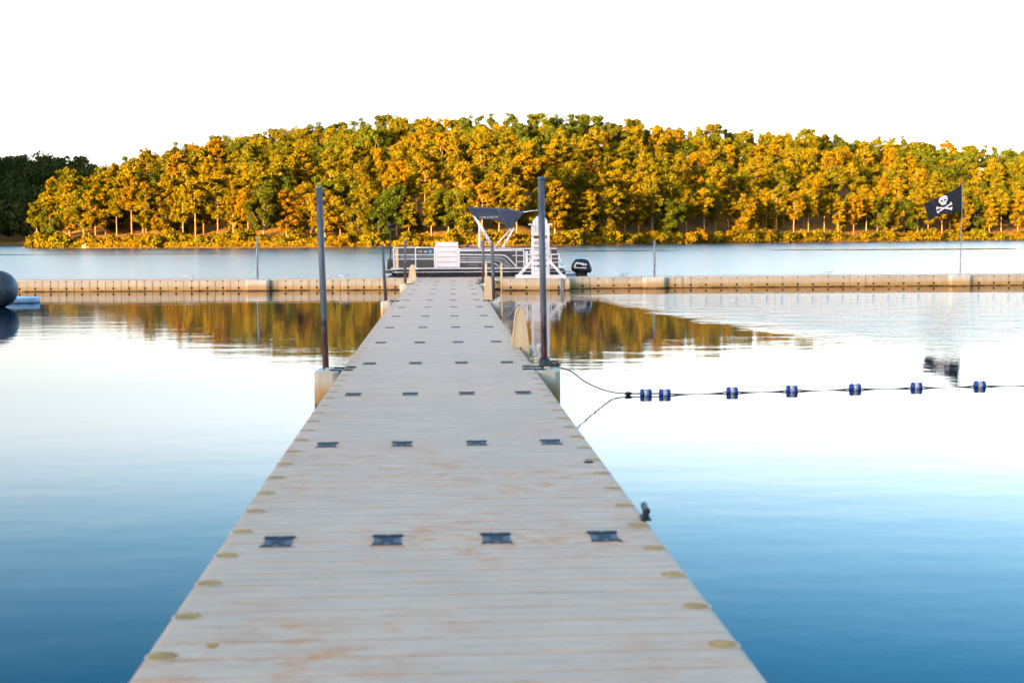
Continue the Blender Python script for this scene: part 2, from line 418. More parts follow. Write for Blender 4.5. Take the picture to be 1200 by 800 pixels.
def clump(c, r, n, s0, s1, flat=1., shell=.55, jit=.6):
    d = rng.normal(size=(n,3)); d /= np.linalg.norm(d, axis=1, keepdims=True)
    rad = r*(shell + (1-shell)*rng.random((n,1))**.7)
    p = d*rad; p[:,2] *= flat
    nor = d + jit*rng.normal(size=(n,3))
    return leaf_quads(p + np.array(c), nor, s0 + (s1-s0)*rng.random(n))
def make_pine(H, rmax, base, dens=1.):
    tr = MB(); lean = rng.normal(0, .25, 2)
    ctr = lambda z: (lean[0]*(z/H)**2, lean[1]*(z/H)**2, z)
    tr.tube([ctr(z) for z in np.linspace(-.4, H*.97, 9)], .17, 7, r1=.03)
    q = []; z = base*H
    while z < H:
        f = min(1., max(0., (z/H - base)/(1-base)))
        rr = rmax*(min(1, .45+2.2*f) if f < .25 else 1.)*(1-f**2.4)**.62 + .25
        nb = int(rng.integers(3, 6) if f < .85 else 3)
        a0 = rng.random()*6.28
        for k in range(nb):
            if rng.random() < .14: continue
            a = a0 + 6.283*k/nb + rng.normal(0, .3); l = rr*rng.uniform(.55, 1.12)
            up = rng.uniform(-.05, .35)*l
            tip = np.array(ctr(z)) + np.array([math.cos(a)*l, math.sin(a)*l, up])
            tr.tube([ctr(z), tuple(tip)], .045, 4, r1=.012, cap=False)
            for t in (.5, .95) if l > 1.1 else (.85,):
                c = np.array(ctr(z))*(1-t) + tip*t + rng.normal(0, .1, 3)
                q.append(clump(c, rng.uniform(.42, .72)*(.8+.3*t), int(120*dens), .12, .30, .70, .3, .9))
        z += rng.uniform(.38, .72)
    q.append(clump(ctr(H), .5, 40, .16, .32, 1.2, .2))
    return tr, np.concatenate(q)
def make_oak(H, w, base, nb=20, leaves=150):
    tr = MB(); q = []
    fork = H*base*1.15
    tr.tube([(0,0,-.4), (.05,0,fork*.5), (0,.08,fork)], .22, 7, r1=.14)
    cz = H*(1+base)/2; hz = H*(1-base)/2
    for k in range(nb):
        a = rng.random()*6.283; zz = rng.uniform(-.95, .9); rr = math.sqrt(max(0, 1-zz*zz))*rng.uniform(.5, .92)
        c = np.array([math.cos(a)*rr*w, math.sin(a)*rr*w, cz + zz*hz*.85])
        r = rng.uniform(.62, 1.15)*w/2.4
        if k % 2 == 0:
            m = c*.5 + np.array([0,0,fork])*.5 + np.array([0,0,-.3])
            tr.tube([(0,.08,fork-.1), tuple(m), tuple(c)], .09, 5, r1=.02, cap=False)
        for j in range(3):   # each bough carries three leaf clumps
            cc = c + np.clip(rng.normal(0, r*.38, 3), -r*.6, r*.6)
            q.append(clump(cc, r*rng.uniform(.5, .8), leaves//3, .12, .29, .8, .45, .8))
    return tr, np.concatenate(q)
def make_shrub(h, w):
    q = []; tr = MB()
    for k in range(11):
        a = rng.random()*6.283; rr = rng.uniform(0, .9)*w; c = np.array([math.cos(a)*rr, math.sin(a)*rr*.7, rng.uniform(.25, .8)*h*(1-.4*rr/w)])
        tr.tube([(c[0]*.25, c[1]*.25, -.2), tuple(c)], .03, 4, cap=False, r1=.012)
        q.append(clump(c, rng.uniform(.4, .65)*h*.55, 85, .14, .30, .85, .4, .8))
    return tr, np.concatenate(q)
def proto(maker, bark, leaf, kind):
    tr, q = maker
    t = tr.build('trunk', bark, local=True, fixn=False); me_t = t.data; bpy.data.objects.remove(t)
    return me_t, foliage_mesh('crown', q, leaf), kind
PINES = [proto(make_pine(rng.uniform(9.8, 12.2), rng.uniform(1.8, 2.5), b), M['pinebark'], M['pineleaf'], 'pine') for b in (.30, .44, .50, .24, .40, .34)]
OAKS = [proto(make_oak(rng.uniform(8.5, 10.5), rng.uniform(2.8, 3.6), b, 30, 480), M['oakbark'], M['oakleaf'], 'oak') for b in (.12, .2, .08, .16, .24, .1)]
SHRUBS = [proto(make_shrub(rng.uniform(1.6, 2.4), rng.uniform(1.1, 1.7)), M['oakbark'], M['shrubleaf'], 'shrub') for _ in range(4)]

ORD = ['first','second','third','fourth','fifth','sixth','seventh','eighth','ninth','tenth','eleventh','twelfth','thirteenth','fourteenth','fifteenth','sixteenth','seventeenth','eighteenth','nineteenth','twentieth']
TENS = {2: 'twenty', 3: 'thirty', 4: 'forty'}
def ordinal(i):
    if i <= 20: return ORD[i-1]
    return {30:'thirtieth',40:'fortieth'}.get(i) or TENS[i//10] + '-' + ORD[i%10-1]
ZONES = [(-999, "the wooded point's tip"), (301, 'the thin left post'), (376, 'the tall left piling'), (456, "the boat's bow motor"),
         (547, "the canopy's left corner"), (634, 'the lifeguard chair'), (767, 'the short right post'), (1105, 'the pirate flag')]
def zone(px):
    z = ZONES[0]
    for q in ZONES:
        if px >= q[0]: z = q
    return z[1]
def plant(pr, name, loc, s, sz, rz, label, cat, group):
    o = empty(name, loc, label, cat, group, rz); o.scale = (s, s, sz)
    for nm, me in (('trunk' if cat == 'tree' else 'stems', pr[0]), ('crown' if cat == 'tree' else 'foliage', pr[1])):
        c = bpy.data.objects.new(nm, me); COL.objects.link(c); c.parent = o
    return o
ROWS = [  # distance behind the shoreline, first picture column, spacing, share of pines, scale, name of the row
    (4.0, 38, 2.9, .68, (.62, .90), 'front-row'),
    (13., 44, 3.4, .66, (.72, .96), 'second-row'),
    (24., 52, 3.8, .55, (.76, .96), 'third-row'),
    (37., 62, 4.1, .45, (.78, .98), 'mid-slope'),
    (52., 96, 4.3, .35, (.80, .98), 'upper-slope'),
    (69., 150, 4.3, .08, (.82, .96), 'high-slope'),
    (87., 185, 4.2, .0, (.84, .96), 'near-skyline'),
    (104., 215, 3.9, .0, (.86, .95), 'skyline'),
]
for (d, px0, sp, pshare, (s0, s1), rowname) in ROWS:
    y0 = 226 + d; x = (px0-600)/F*y0; lst = []
    while True:
        y = lerp_tab(SH, x) + d + rng.uniform(-.35, .35)*min(d, 12)
        px = 600 + F*x/y
        if px > 1225: break
        lst.append((px, x, y)); x += sp*rng.uniform(.72, 1.28)*(y/245)**.7
    lst.sort(); cnt = {}
    for px, x, y in lst:
        z = terrain(x, y)
        k = 'pine' if rng.random() < pshare else 'oak'
        pr = (PINES if k == 'pine' else OAKS)[int(rng.integers(6))]
        s = rng.uniform(s0, s1)
        if px < 62: s *= .82
        zn = zone(px); cnt[zn] = cnt.get(zn, 0) + 1
        what = {'pine': 'golden pine', 'oak': 'round leafy oak'}[k]
        plant(pr, k + '_tree', (x, y, z - .15), s*rng.uniform(.92, 1.12), s, rng.uniform(0, 6.28),
              f"{what} in the {rowname} rank, {ordinal(cnt[zn])} right of {zn}", 'tree', f'{rowname} trees on the far shore')
px = 40.; cnt = {}
while px < 1215:
    y = 226.; 
    for _ in range(4): y = lerp_tab(SH, (px-600)/F*y) + .2
    y += rng.uniform(-.7, 2.6); x = (px-600)/F*y
    pr = SHRUBS[int(rng.integers(4))]; s = rng.uniform(.5, 1.0) if rng.random() < .55 else rng.uniform(.9, 1.4)
    zn = zone(px); cnt[zn] = cnt.get(zn, 0) + 1
    plant(pr, 'shore_shrub', (x, y, max(.02, terrain(x, y)) - .1), s*1.1, s, rng.uniform(0, 6.28),
          f"yellow-green shore shrub, {ordinal(cnt[zn])} at the waterline right of {zn}", 'shrub', 'shrubs along the far waterline')
    px += rng.uniform(4, 15)
px = 60.; cnt = {}
while px < 1215:
    y = 226.
    d_ = rng.uniform(6, 24)
    for _ in range(4): y = lerp_tab(SH, (px-600)/F*y) + d_
    x = (px-600)/F*y; pr = SHRUBS[int(rng.integers(4))]; s = rng.uniform(1.0, 1.9); zn = zone(px); cnt[zn] = cnt.get(zn, 0) + 1
    plant(pr, 'understory_shrub', (x, y, terrain(x, y) - .1), s, s*1.15, rng.uniform(0, 6.28),
          f"leafy bush under the slope's trees, {ordinal(cnt[zn])} such bush right of {zn}", 'shrub', 'bushes under the trees on the far slope')
    px += rng.uniform(14, 32)
# golden reeds and grass along the far waterline
cs_, ns_ = [], []
for i in range(15000):
    px = rng.uniform(34, 1225); y = 226.
    for _ in range(3): y = lerp_tab(SH, (px-600)/F*y) - .5
    y += abs(rng.normal(0, 2.2)); x = (px-600)/F*y
    cl = .5 + .5*math.sin(px*.11) * math.sin(px*.037+1)
    h = rng.uniform(.05, .35 + .55*cl)
    cs_.append((x, y, max(0, terrain(x, y)) + h)); ns_.append((rng.normal(0,.6), -1, rng.normal(0,.5)))
me = foliage_mesh('shore_grass', leaf_quads(np.array(cs_), np.array(ns_), rng.uniform(.14, .42, len(cs_))), M['shrubleaf'])
o = bpy.data.objects.new('shore_grass', me); COL.objects.link(o); tag(o, 'golden reeds and grass along the far waterline', 'grass', kind='stuff')
# the shaded wood beyond the point, on the bank behind the viewer: masses nobody would count
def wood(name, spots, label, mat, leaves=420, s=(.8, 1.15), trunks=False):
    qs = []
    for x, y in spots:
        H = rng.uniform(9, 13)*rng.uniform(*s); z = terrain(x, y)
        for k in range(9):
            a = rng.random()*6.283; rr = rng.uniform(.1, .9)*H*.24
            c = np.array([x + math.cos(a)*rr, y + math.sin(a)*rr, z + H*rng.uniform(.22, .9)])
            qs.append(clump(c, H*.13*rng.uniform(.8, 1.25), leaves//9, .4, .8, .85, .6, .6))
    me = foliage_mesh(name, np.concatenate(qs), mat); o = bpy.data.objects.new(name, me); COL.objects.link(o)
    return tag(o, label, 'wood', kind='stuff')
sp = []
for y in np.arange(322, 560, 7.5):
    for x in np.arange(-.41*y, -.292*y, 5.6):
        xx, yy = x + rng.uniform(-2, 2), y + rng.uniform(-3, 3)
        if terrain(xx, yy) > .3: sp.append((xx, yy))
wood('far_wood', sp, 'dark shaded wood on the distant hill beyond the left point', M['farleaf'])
sp = [(x + rng.uniform(-4, 4), y + rng.uniform(-4, 4)) for y in (-82, -74, -66) for x in np.arange(-170, 110, 7)]
wood('bank_wood', sp, 'wood on the bank behind the walkway', M['farleaf'], 200)

# ------------------------------------------------------------------ the walkway
def DX(y): return -.335 - (.0585*(y-6.61) - .00025*(y*y - 43.7))     # the floating walkway bends a little
HW = 1.03; SEC = 3.048
dock = empty('floating_walkway', (DX(3), 3, 0), 'long grey floating plastic walkway running out from the viewer to the far dock', 'dock')
def section_mesh(top=DECK):
    mb = MB(); ys = []; z = []
    n = 30; p = SEC/n; L0 = SEC-.012
    ys.append(-L0/2); z.append(-.012); ys.append(-L0/2+.012); z.append(0)
    for i in range(1, n):
        c = -SEC/2 + i*p; gw, gd = (.013, .024) if i % 2 == 0 else (.006, .010)
        ys += [c-gw*.62, c-gw*.5, c+gw*.5, c+gw*.62]; z += [0, -gd, -gd, 0]
    ys += [L0/2-.012, L0/2]; z += [0, -.012]
    w = HW
    cs = [(-w+.02,-.38,0),(-w,-.33,0),(-w,-.035,0),(-w+.010,-.010,0),(-w+.035,0,.35),(-w+.135,0,.35),(-w+.15,0,1),(-.518,0,1),(-.515,.0,.3),(-.501,.0,.3),(-.498,0,1),(.498,0,1),(.501,.0,.3),(.515,.0,.3),(.518,0,1),(w-.15,0,1),(w-.135,0,.35),(w-.035,0,.35),(w-.010,-.010,0),(w,-.035,0),(w,-.33,0),(w-.02,-.38,0)]
    vs = [(x, y, top + dz + zz*g) for y, zz in zip(ys, z) for x, dz, g in cs]
    k = len(cs); fs = [(j*k+i, j*k+i+1, (j+1)*k+i+1, (j+1)*k+i) for j in range(len(ys)-1) for i in range(k-1)]
    m = [0]*len(fs)
    for idx, fc in enumerate(fs):
        i = idx % (k-1)
        if i in (0, 1, k-3, k-2): m[idx] = 1
    b = len(mb.v); mb.v += vs
    for fc, mi in zip(fs, m): mb.f.append(list(fc)); mb.m.append(mi); mb.sm.append(False)
    mb.f.append(list(range(k))); mb.m.append(1); mb.sm.append(False)
    e = (len(ys)-1)*k; mb.f.append([e+i for i in range(k)][::-1]); mb.m.append(1); mb.sm.append(False)
    mb.v = [(v[0], v[1], v[2]) for v in mb.v]
    return mb
def coupler_mesh():
    o = []      # dog-bone outline
    mb = MB(); y0_ = .072
    for q in (-1, 1):      # the two dark heads, the neck between them sits lower
        h = [(-.062, .118), (-.071, .110), (-.071, .082), (-.062, .074), (.062, .074), (.071, .082), (.071, .110), (.062, .118)]
        mb.prism([(x, q*y) for x, y in h], 'z', -.02, .006)
        mb.box(-.010, .010, q*.096-.007, q*.096+.007, .004, .0078, 2)
        mb.box(-.079, .079, q*.127-.004, q*.127+.004, -.01, .0046, 1)
        for s in (-1, 1): mb.box(s*.078-.0035, s*.078+.0035, q*.098-.024, q*.098+.024, -.01, .0048, 1)
    mb.box(-.064, .064, -.0735, .0735, -.02, .0012, 3)
    mb.prism([(-.050,-.0735),(.050,-.0735),(.028,-.04),(.028,.04),(.050,.0735),(-.050,.0735),(-.028,.04),(-.028,-.04)], 'z', -.02, .0034)
    return mb
def pocket_mesh():
    mb = MB(); mb.lathe([(-.004,.051),(.0012,.049),(.0008,.03),(.0004,.006)], (0,0,0), 'z', 20, 0)
    n = 22; prof = [(.0505,.0),(.052,.003),(.057,.0035),(.062,.0)]
    vs = [(r*math.cos(6.2832*j/n), r*math.sin(6.2832*j/n), h) for r, h in prof for j in range(n)]
    mb.add(vs, [(i*n+j, i*n+(j+1)%n, (i+1)*n+(j+1)%n, (i+1)*n+j) for i in range(3) for j in range(n)], 1, True)
    return mb
sec_me = cp_me = pk_me = None
rest = MB(); dl = Vector(dock.location)
for k in range(-3, 13):
    y0 = 6.56 + SEC*k; y1 = y0 + SEC; c = Vector(((DX(y0)+DX(y1))/2, (y0+y1)/2, 0)); rz = -math.atan2(DX(y1)-DX(y0), SEC)
    if sec_me is None:
        o = section_mesh().build('deck_section', [M['deck'], M['tan']], dock, local=True); sec_me = o.data
    else:
        o = bpy.data.objects.new('deck_section', sec_me); COL.objects.link(o); o.parent = dock
    o.location = c - dl; o.rotation_euler = (0,0,rz)
    for i in range(6):
        for s in (-1, 1):
            yy = -SEC/2 + .254 + .508*i; xx = s*(HW-.072)
            if -1 <= k <= 6:
                if pk_me is None:
                    q = pocket_mesh().build('edge_pocket', [M['mud'], M['deck']], o, local=True, fixn=False); pk_me = q.data
                else:
                    q = bpy.data.objects.new('edge_pocket', pk_me); COL.objects.link(q); q.parent = o
                q.location = (xx, yy, DECK + .0008)
            elif k > 6:
                ca, sa = math.cos(rz), math.sin(rz)
                tmp = pocket_mesh(); base = len(rest.v)
                rest.v += [(c.x + ca*(xx+v[0]) - sa*(yy+v[1]), c.y + sa*(xx+v[0]) + ca*(yy+v[1]), DECK+.0008+v[2]) for v in tmp.v]
                rest.f += [[base+a for a in f] for f in tmp.f]; rest.m += tmp.m; rest.sm += tmp.sm
    for i in range(4):
        if k < -1: continue
        if cp_me is None:
            q = coupler_mesh().build('coupler', [M['coupler'], M['deck'], M['galv'], M['slot']], dock, local=True); cp_me = q.data
        else:
            q = bpy.data.objects.new('coupler', cp_me); COL.objects.link(q); q.parent = dock
        q.location = Vector((DX(y0) + math.cos(rz)*(-.762+.508*i), y0 + math.sin(rz)*(-.762+.508*i), DECK)) - dl; q.rotation_euler = (0,0,rz)
o = rest.build('edge_pocket', [M['mud'], M['deck']], dock, fixn=False); o['kind'] = 'stuff'
pl = MB(); pl.lathe([(0,.030),(.006,.028),(.007,.01)], (DX(8.8)+HW-.10, 8.8, DECK), 'z', 14); pl.build('plug', M['coupler'], dock)
pl = MB(); pl.lathe([(0,.022),(.005,.020),(.006,.01)], (DX(4.85)-HW+.22, 4.85, DECK), 'z', 14); pl.build('plug', M['mud'], dock)
# float brackets that hold the pilings, bolted to the walkway's edges
def bracket(parent, cx, cy, sx, sy, mat, rz=0., z1=DECK-.004, ch=.05):
    mb = MB(); a, b = sx/2, sy/2
    pts = [(-a+ch,-b),(a-ch,-b),(a,-b+ch),(a,b-ch),(a-ch,b),(-a+ch,b),(-a,b-ch),(-a,-b+ch)]
    ca, sa = math.cos(rz), math.sin(rz)
    pts = [(cx+x*ca-y*sa, cy+x*sa+y*ca) for x, y in pts]
    mb.prism(pts, 'z', -.25, z1)
    mb.lathe([(0,.055),(.02,.055),(.022,.04)], (cx, cy, z1), 'z', 16)
    return mb.build('piling_bracket', mat, parent, bevel=.018)
PILES = []   # (base x, y, top x, top z)
for (pxb, pyb, pxt, pyt, Y, side, nm) in [
        (382, 432, 374, 220, 15.1, -1, 'tall leaning grey steel piling with rusty foot left of the walkway'),
        (638, 428, 634, 209, 15.1, 1, 'tall grey steel piling with rusty foot and rope coil right of the walkway'),
        (452, 353, 448, 288, 30.6, -1, 'short leaning grey piling on the second bracket left of the walkway'),
        (578.6, 352, 576.6, 285.5, 30.6, 1, 'short grey piling on the second bracket right of the walkway'),
        (475, 332, 474.6, 283, 41.4, -1, "slim grey piling left of the walkway in front of the boat's front fence"),
        (566, 332, 566.3, 283, 41.4, 1, 'slim grey piling right of the walkway beneath the boat canopy')]:
    b = P(pxb, pyb, Y); t = P(pxt, pyt, Y); ed = DX(Y) + side*HW
    cx = ed + side*.135
    bx_ = b.x if abs(b.x-cx) < .12 else cx
    bracket(dock, cx, Y, .25, .62, M['cream'])
    for yy in (-.14, .14):      # dark couplers reach across the joint
        q = MB(); q.lathe([(0,.055),(.010,.053),(.011,.02)], (ed - side*.085, Y+yy, DECK), 'z', 16); q.lathe([(0,.055),(.010,.053),(.011,.02)], (ed + side*.06, Y+yy, DECK-.004), 'z', 16)
        q.box(ed-.07, ed+.05, Y+yy-.02, Y+yy+.02, DECK-.01, DECK+.006); q.build('coupler', M['coupler'], dock)
    lean = (t.x-b.x)/(t.z-DECK)
    mb = MB(); r = .0335
    pts = [(bx_+lean*(z-DECK), Y, z) for z in (-2.6, 0, .6, 1.2, t.z)]
    mb.tube(pts, r, 16)
    pile = empty('mooring_piling', (pts[0][0], Y, -2.6), nm, 'piling', 'steel pilings along the walkway')
    mb.build('pole', M['post'], pile)
    c2 = MB(); c2.lathe([(-.012, r+.006), (.010, r+.006), (.016, r*.6)], (pts[-1][0], Y, t.z), 'z', 16); c2.build('cap', M['galv'], pile)
    PILES.append((bx_, Y, t.z))

# black cleat bolted on the near right edge
cy = 7.02; ce = DX(cy)+HW
mb = MB(); mb.box(ce-.036, ce+.014, cy-.06, cy+.06, DECK+.001, DECK+.014)
for s in (-1, 1): mb.tube([(ce-.010, cy+s*.028, DECK+.01), (ce-.010, cy+s*.028, DECK+.040)], .014, 8)
mb.tube([(ce-.010, cy-.085, DECK+.056), (ce-.010, cy-.045, DECK+.050), (ce-.010, cy+.045, DECK+.050), (ce-.010, cy+.085, DECK+.056)], .017, 10)
grounded('dock_cleat', mb, M['blackm'], "black mooring cleat on the walkway's near right edge", 'cleat', bevel=.003)

# ------------------------------------------------------------------ far dock
far = empty('floating_dock', (-2, 46.6, 0), 'long tan floating dock crossing the far end of the walkway', 'dock')
def far_y(x): return 46.15 + (.0 if x < -2 else .075*(x+2)) if x < 3 else 46.525 + .06*(x-3)
def far_section(L_=SEC, D=1.52, top=DECK, cell=.254, plain=False):
    mb = MB(); n = round(L_/cell); pts = []
    g, d = .011, .03
    for i in range(n):
        a = -L_/2 + i*cell; b = a + cell
        pts += [(a+g*.5+.012, 0), (b-g*.5-.012, 0), (b-g*.5, .008), (b-g*.5, d), (b+g*.5, d), (b+g*.5, .008)]
    pts = [(-L_/2+.006, .01)] + pts[:-4] + [(L_/2-.006, .01)]
    outl = pts + [(L_/2-.006, D), (-L_/2+.006, D)]
    mb.prism(outl, 'z', -.22, top-.02, 0)
    mb.box(-L_/2+.006, L_/2-.006, -.004, D+.004, top-.0195, top, 1)
    for i in range(n//2):
        x = -L_/2 + cell*(2*i+1)
        mb.lathe([(-.006,.036),(-.004,.036),(.02,.030)], (x, 0, .095), 'y', 12, 2)  # solid black disc painted as the dark of a hole
        mb.box(x-.022, x+.022, -.010, .02, top-.052, top-.025, 2)
    return mb
fs_me = None
for k in range(-8, 9):
    xa = -2.0 + SEC*(k-.5); xb = xa + SEC
    if fs_me is None:
        o = far_section().build('dock_section', [M['tan'], M['deck'], M['hole']], far, local=True); fs_me = o.data
    else:
        o = bpy.data.objects.new('dock_section', fs_me); COL.objects.link(o); o.parent = far
    ya, yb = far_y(xa), far_y(xb)
    o.location = Vector(((xa+xb)/2, (ya+yb)/2, 0)) - Vector(far.location); o.rotation_euler = (0,0,math.atan2(yb-ya, SEC))
# platform in front of it that carries the lifeguard chair
x0, x1 = P(589, 330, 45.2).x, P(668, 330, 45.2).x
o = far_section(x1-x0, far_y(1)-45.2-.03).build('chair_platform', [M['tan'], M['deck'], M['hole']], far, local=True)
o.location = Vector(((x0+x1)/2, 45.2, 0)) - Vector(far.location)
q = MB(); sx = P(659, 330, 45.1).x; q.box(sx-.055, sx+.055, 45.16, 45.196, -.15, DECK+.012); q.box(sx-.055, sx+.055, 45.16, 45.36, DECK+.012, DECK+.022); q.build('bracket_plate', M['galv'], far)
FARPOST = []
for (px, ytop, nm) in [(301, 278, 'thin grey post on the far dock left of the tall leaning piling'), (767, 282, 'short grey post on the far dock right of the lifeguard chair')]:
    x = (px-600)/F*46.0; y = far_y(x) - .13; t = P(px, ytop, y); x = t.x
    bracket(far, x, y, .78, .24, M['cream'], 0, DECK-.006, .09)
    mb = MB(); mb.tube([(x, y, -2.5), (x, y, 1.), (x, y, t.z)], .034, 12)
    pile = empty('dock_post', (x, y, -2.5), nm, 'post', 'posts along the far dock'); mb.build('pole', M['galv'], pile)
    c2 = MB(); c2.lathe([(-.01,.04),(.01,.04),(.015,.02)], (x, y, t.z), 'z', 12); c2.build('cap', M['galv'], pile)
# cleats on the far dock
def far_cleat(px, nm):
    x = (px-600)/F*47; y = far_y(x)+1.15; mb = MB(); z = DECK+.002
    mb.box(x-.09, x+.09, y-.03, y+.03, z, z+.015)
    for s in (-1, 1): mb.tube([(x+s*.05, y, z+.01), (x+s*.05, y, z+.07)], .013, 8)
    mb.tube([(x-.19, y, z+.095), (x-.1, y, z+.078), (x+.1, y, z+.078), (x+.19, y, z+.095)], .014, 8)
    grounded('dock_cleat', mb, M['alu'], nm, 'cleat', 'steel cleats on the far dock')
far_cleat(220, 'grey cleat on the far dock left of the thin post'); far_cleat(403, 'grey cleat on the far dock just right of the tall left piling')
far_cleat(733, 'grey cleat on the far dock just left of the short right post'); far_cleat(978, 'grey cleat on the far dock midway between short post and flagpole')

# ------------------------------------------------------------------ swim ladders
def make_ladder(loc, rz, label):
    root = empty('swim_ladder', (0,0,0), label, 'ladder', 'tan plastic swim ladders')
    # local: dock edge at x = 0, water towards +x, deck at z = 0
    prof = [(-.115,.0),(-.082,.22),(-.062,.40),(-.050,.452),(-.028,.484),(.0,.495),(.028,.484),(.050,.452),(.062,.40),(.092,.20),(.115,.0),(.13,-.30),(.14,-.62),(.05,-.62),(.035,-.30),(.02,-.002)]
    for s in (0, 1):
        mb = MB(); mb.prism(prof, 'y', s*.50-.028, s*.50+.028)
        for q in (-1, 1):      # raised flange round the rim of each plate
            rim = [Vector((x*.93, s*.50+q*.026, z*.97+.005)) for x, z in prof[:11]]
            mb.tube(rim, .012, 6)
        mb.build('side_rail', M['ladder'], root, bevel=.006, local=True)
    for z in (-.06, -.30, -.54):
        mb = MB(); mb.lathe([(-.02,.03),(0,.052),(.40,.052),(.42,.03)], (.12, .03, z), 'y', 14); mb.build('step', M['cream'], root, local=True)
    mb = MB(); mb.lathe([(0,.030),(.012,.050),(.05,.052),(.065,.03)], (.205, -.03, -.005), 'x', 14); mb.build('roller', M['white'], root, local=True)
    root.location = loc; root.rotation_euler = (0,0,rz)
    return root
lad = make_ladder((DX(17.9)+HW+.0, 17.9, DECK), 0, 'nearest tan swim ladder, on the right edge of the walkway')
def clone_ladder(loc, rz, label):
    c = copy_tree(lad); c.location = loc; c.rotation_euler = (0,0,rz); c['label'] = label
clone_ladder((DX(31.4)+HW, 31.4, DECK), 0, 'second tan swim ladder on the right edge, beside the second piling')
clone_ladder((DX(44.5)-HW, 44.5+.2, DECK), math.pi, 'tan swim ladder on the left edge, near the far dock')
lx = P(569.5, 330, 46.1).x; clone_ladder((lx, far_y(lx)-.0, DECK), -math.pi/2, 'tan swim ladder on the far dock beside the chair platform')

# ------------------------------------------------------------------ lifeguard chair
YC = 46.05
def c_(px, py, Y=YC): return P(px, py, Y)
chair = empty('lifeguard_chair', (c_(633,324).x, YC+.4, DECK), 'tall white lifeguard chair with rounded back standing on the dock platform', 'lifeguard chair')
xl, xr = c_(624.3, 300).x, c_(642.8, 300).x; zb = DECK+.003; zs = c_(633, 273.5).z; zt = c_(633, 252.5).z; za = c_(633, 263).z
lw = .075
for x in (xl, xr):
    mb = MB(); mb.box(x-lw/2, x+lw/2, YC, YC+.075, zb+.10, za-.022); mb.build('leg', M['white'], chair, bevel=.006)
    mb = MB(); mb.prism([(YC+.72, zb+.10), (YC+.80, zb+.10), (YC+.66, za-.022), (YC+.58, za-.022)], 'x', x-lw/2, x+lw/2); mb.build('leg', M['white'], chair, bevel=.006)
for s, x in ((-1, xl), (1, xr)):
    mb = MB(); mb.box(x-.07 + s*.055, x+.07 + s*.055, YC-.12, YC+.72, za-.020, za+.022); mb.build('armrest', M['white'], chair, bevel=.008)
mb = MB(); mb.box(xl+lw/2+.003, xr-lw/2-.003, YC-.02, YC+.62, zs-.03, zs+.03); mb.box(xl-lw/2-.01, xr+lw/2+.01, YC-.035, YC-.003, zs-.07, zs+.035); mb.build('seat', M['white'], chair, bevel=.006)
bw = xr - xl - .02; n = 5; mb = MB(); cxm = (xl+xr)/2
for i in range(n):
    a = cxm - bw/2 + bw*i/n + .004; b = cxm - bw/2 + bw*(i+1)/n - .004
    def arc(x): u = (x-cxm)/(bw/2); return zt - (1-math.sqrt(max(0, 1-u*u*.98)))*bw*.5
    xsn = np.linspace(a, b, 5)
    pts = [(a, zs+.03), (b, zs+.03)] + [(x, arc(x)) for x in xsn[::-1]]
    mb.prism(pts, 'y', YC+.60, YC+.625)
mb.build('backrest', M['white'], chair, bevel=.004)
zr = [c_(633, y).z for y in (281, 288, 295, 302, 308.5, 315, 320)]
for i, z in enumerate(zr):
    mb = MB(); hh = .045 if i < 2 else .062
    mb.box(xl+lw/2-.02, xr-lw/2+.02, YC-.022, YC-.002, z-hh, z+hh); mb.build('rung', M['white'], chair, bevel=.005)
for z in (zr[1]+.1, zr[4]):
    mb = MB(); mb.box(xl-lw/2, xr+lw/2, YC+.80, YC+.822, z-.05, z+.05); mb.build('cross_rail', M['white'], chair, bevel=.005)
for s, x in ((-1, xl), (1, xr)):
    mb = MB(); mb.box(x-.025 + s*.064, x+.025 + s*.064, YC+.08, YC+.70, zr[2]-.05, zr[2]+.05); mb.build('side_rail', M['white'], chair, bevel=.005)
    for yy in (YC+.005, YC+.72):
        xo = x + s*.50; mb = MB(); zt2 = c_(633, 306).z
        mb.prism([(xo, zb+.09), (xo - s*.11, zb+.09), (x + s*.04, zt2-.07), (x + s*.04, zt2+.05)], 'y', yy, yy+.065); mb.build('brace', M['white'], chair, bevel=.005)
for yy in (YC-.01, YC+.71):
    mb = MB(); mb.box(xl-.57, xr+.57, yy, yy+.095, zb, zb+.095); mb.build('base_runner', M['white'], chair, bevel=.008)

# ------------------------------------------------------------------ pontoon boat
YB = 48.75
def b_(px, py, Y=YB): return P(px, py, Y)
def bxz(px, py, Y=YB): p = P(px, py, Y); return (p.x, p.z)
boat = empty('pontoon_boat', (b_(560,320).x, YB+1.2, 0), 'charcoal and silver pontoon boat with folded navy canopy moored behind the far dock', 'boat')
BEAM = 2.45
for yc in (YB+.42, YB+BEAM-.42):
    a, b = b_(453, 318).x, b_(662, 320).x
    prof = [(0,.03),(.12,.10),(.35,.20),(.7,.29),(1.0,.32),(b-a-.1,.32),(b-a,.30)]
    mb = MB(); mb.lathe(prof, (a, yc, .16), 'x', 20)
    mb.v = [(x, y, z + max(0, 1-(x-a)/1.0)*.17) for x, y, z in mb.v]; mb.build('pontoon', M['hull'], boat)
zd = b_(560, 315.5).z
a, b = b_(458, 314).x, b_(664, 314).x
mb = MB(); mb.box(a, b, YB-.02, YB+BEAM+.02, zd+.002, zd+.062); mb.build('deck', M['alu'], boat, bevel=.01)
mb = MB(); mb.box(a+.05, b-.1, YB+.0, YB+.03, zd-.10, zd-.07); mb.build('rub_rail', M['alu'], boat)
mb = MB(); mb.box(a+.02, b-.05, YB+.06, YB+BEAM-.06, zd-.30, zd-.05); mb.build('under_deck_skin', M['hull'], boat)
zf0 = zd+.066
def zrail(px, py): return b_(px, py).z
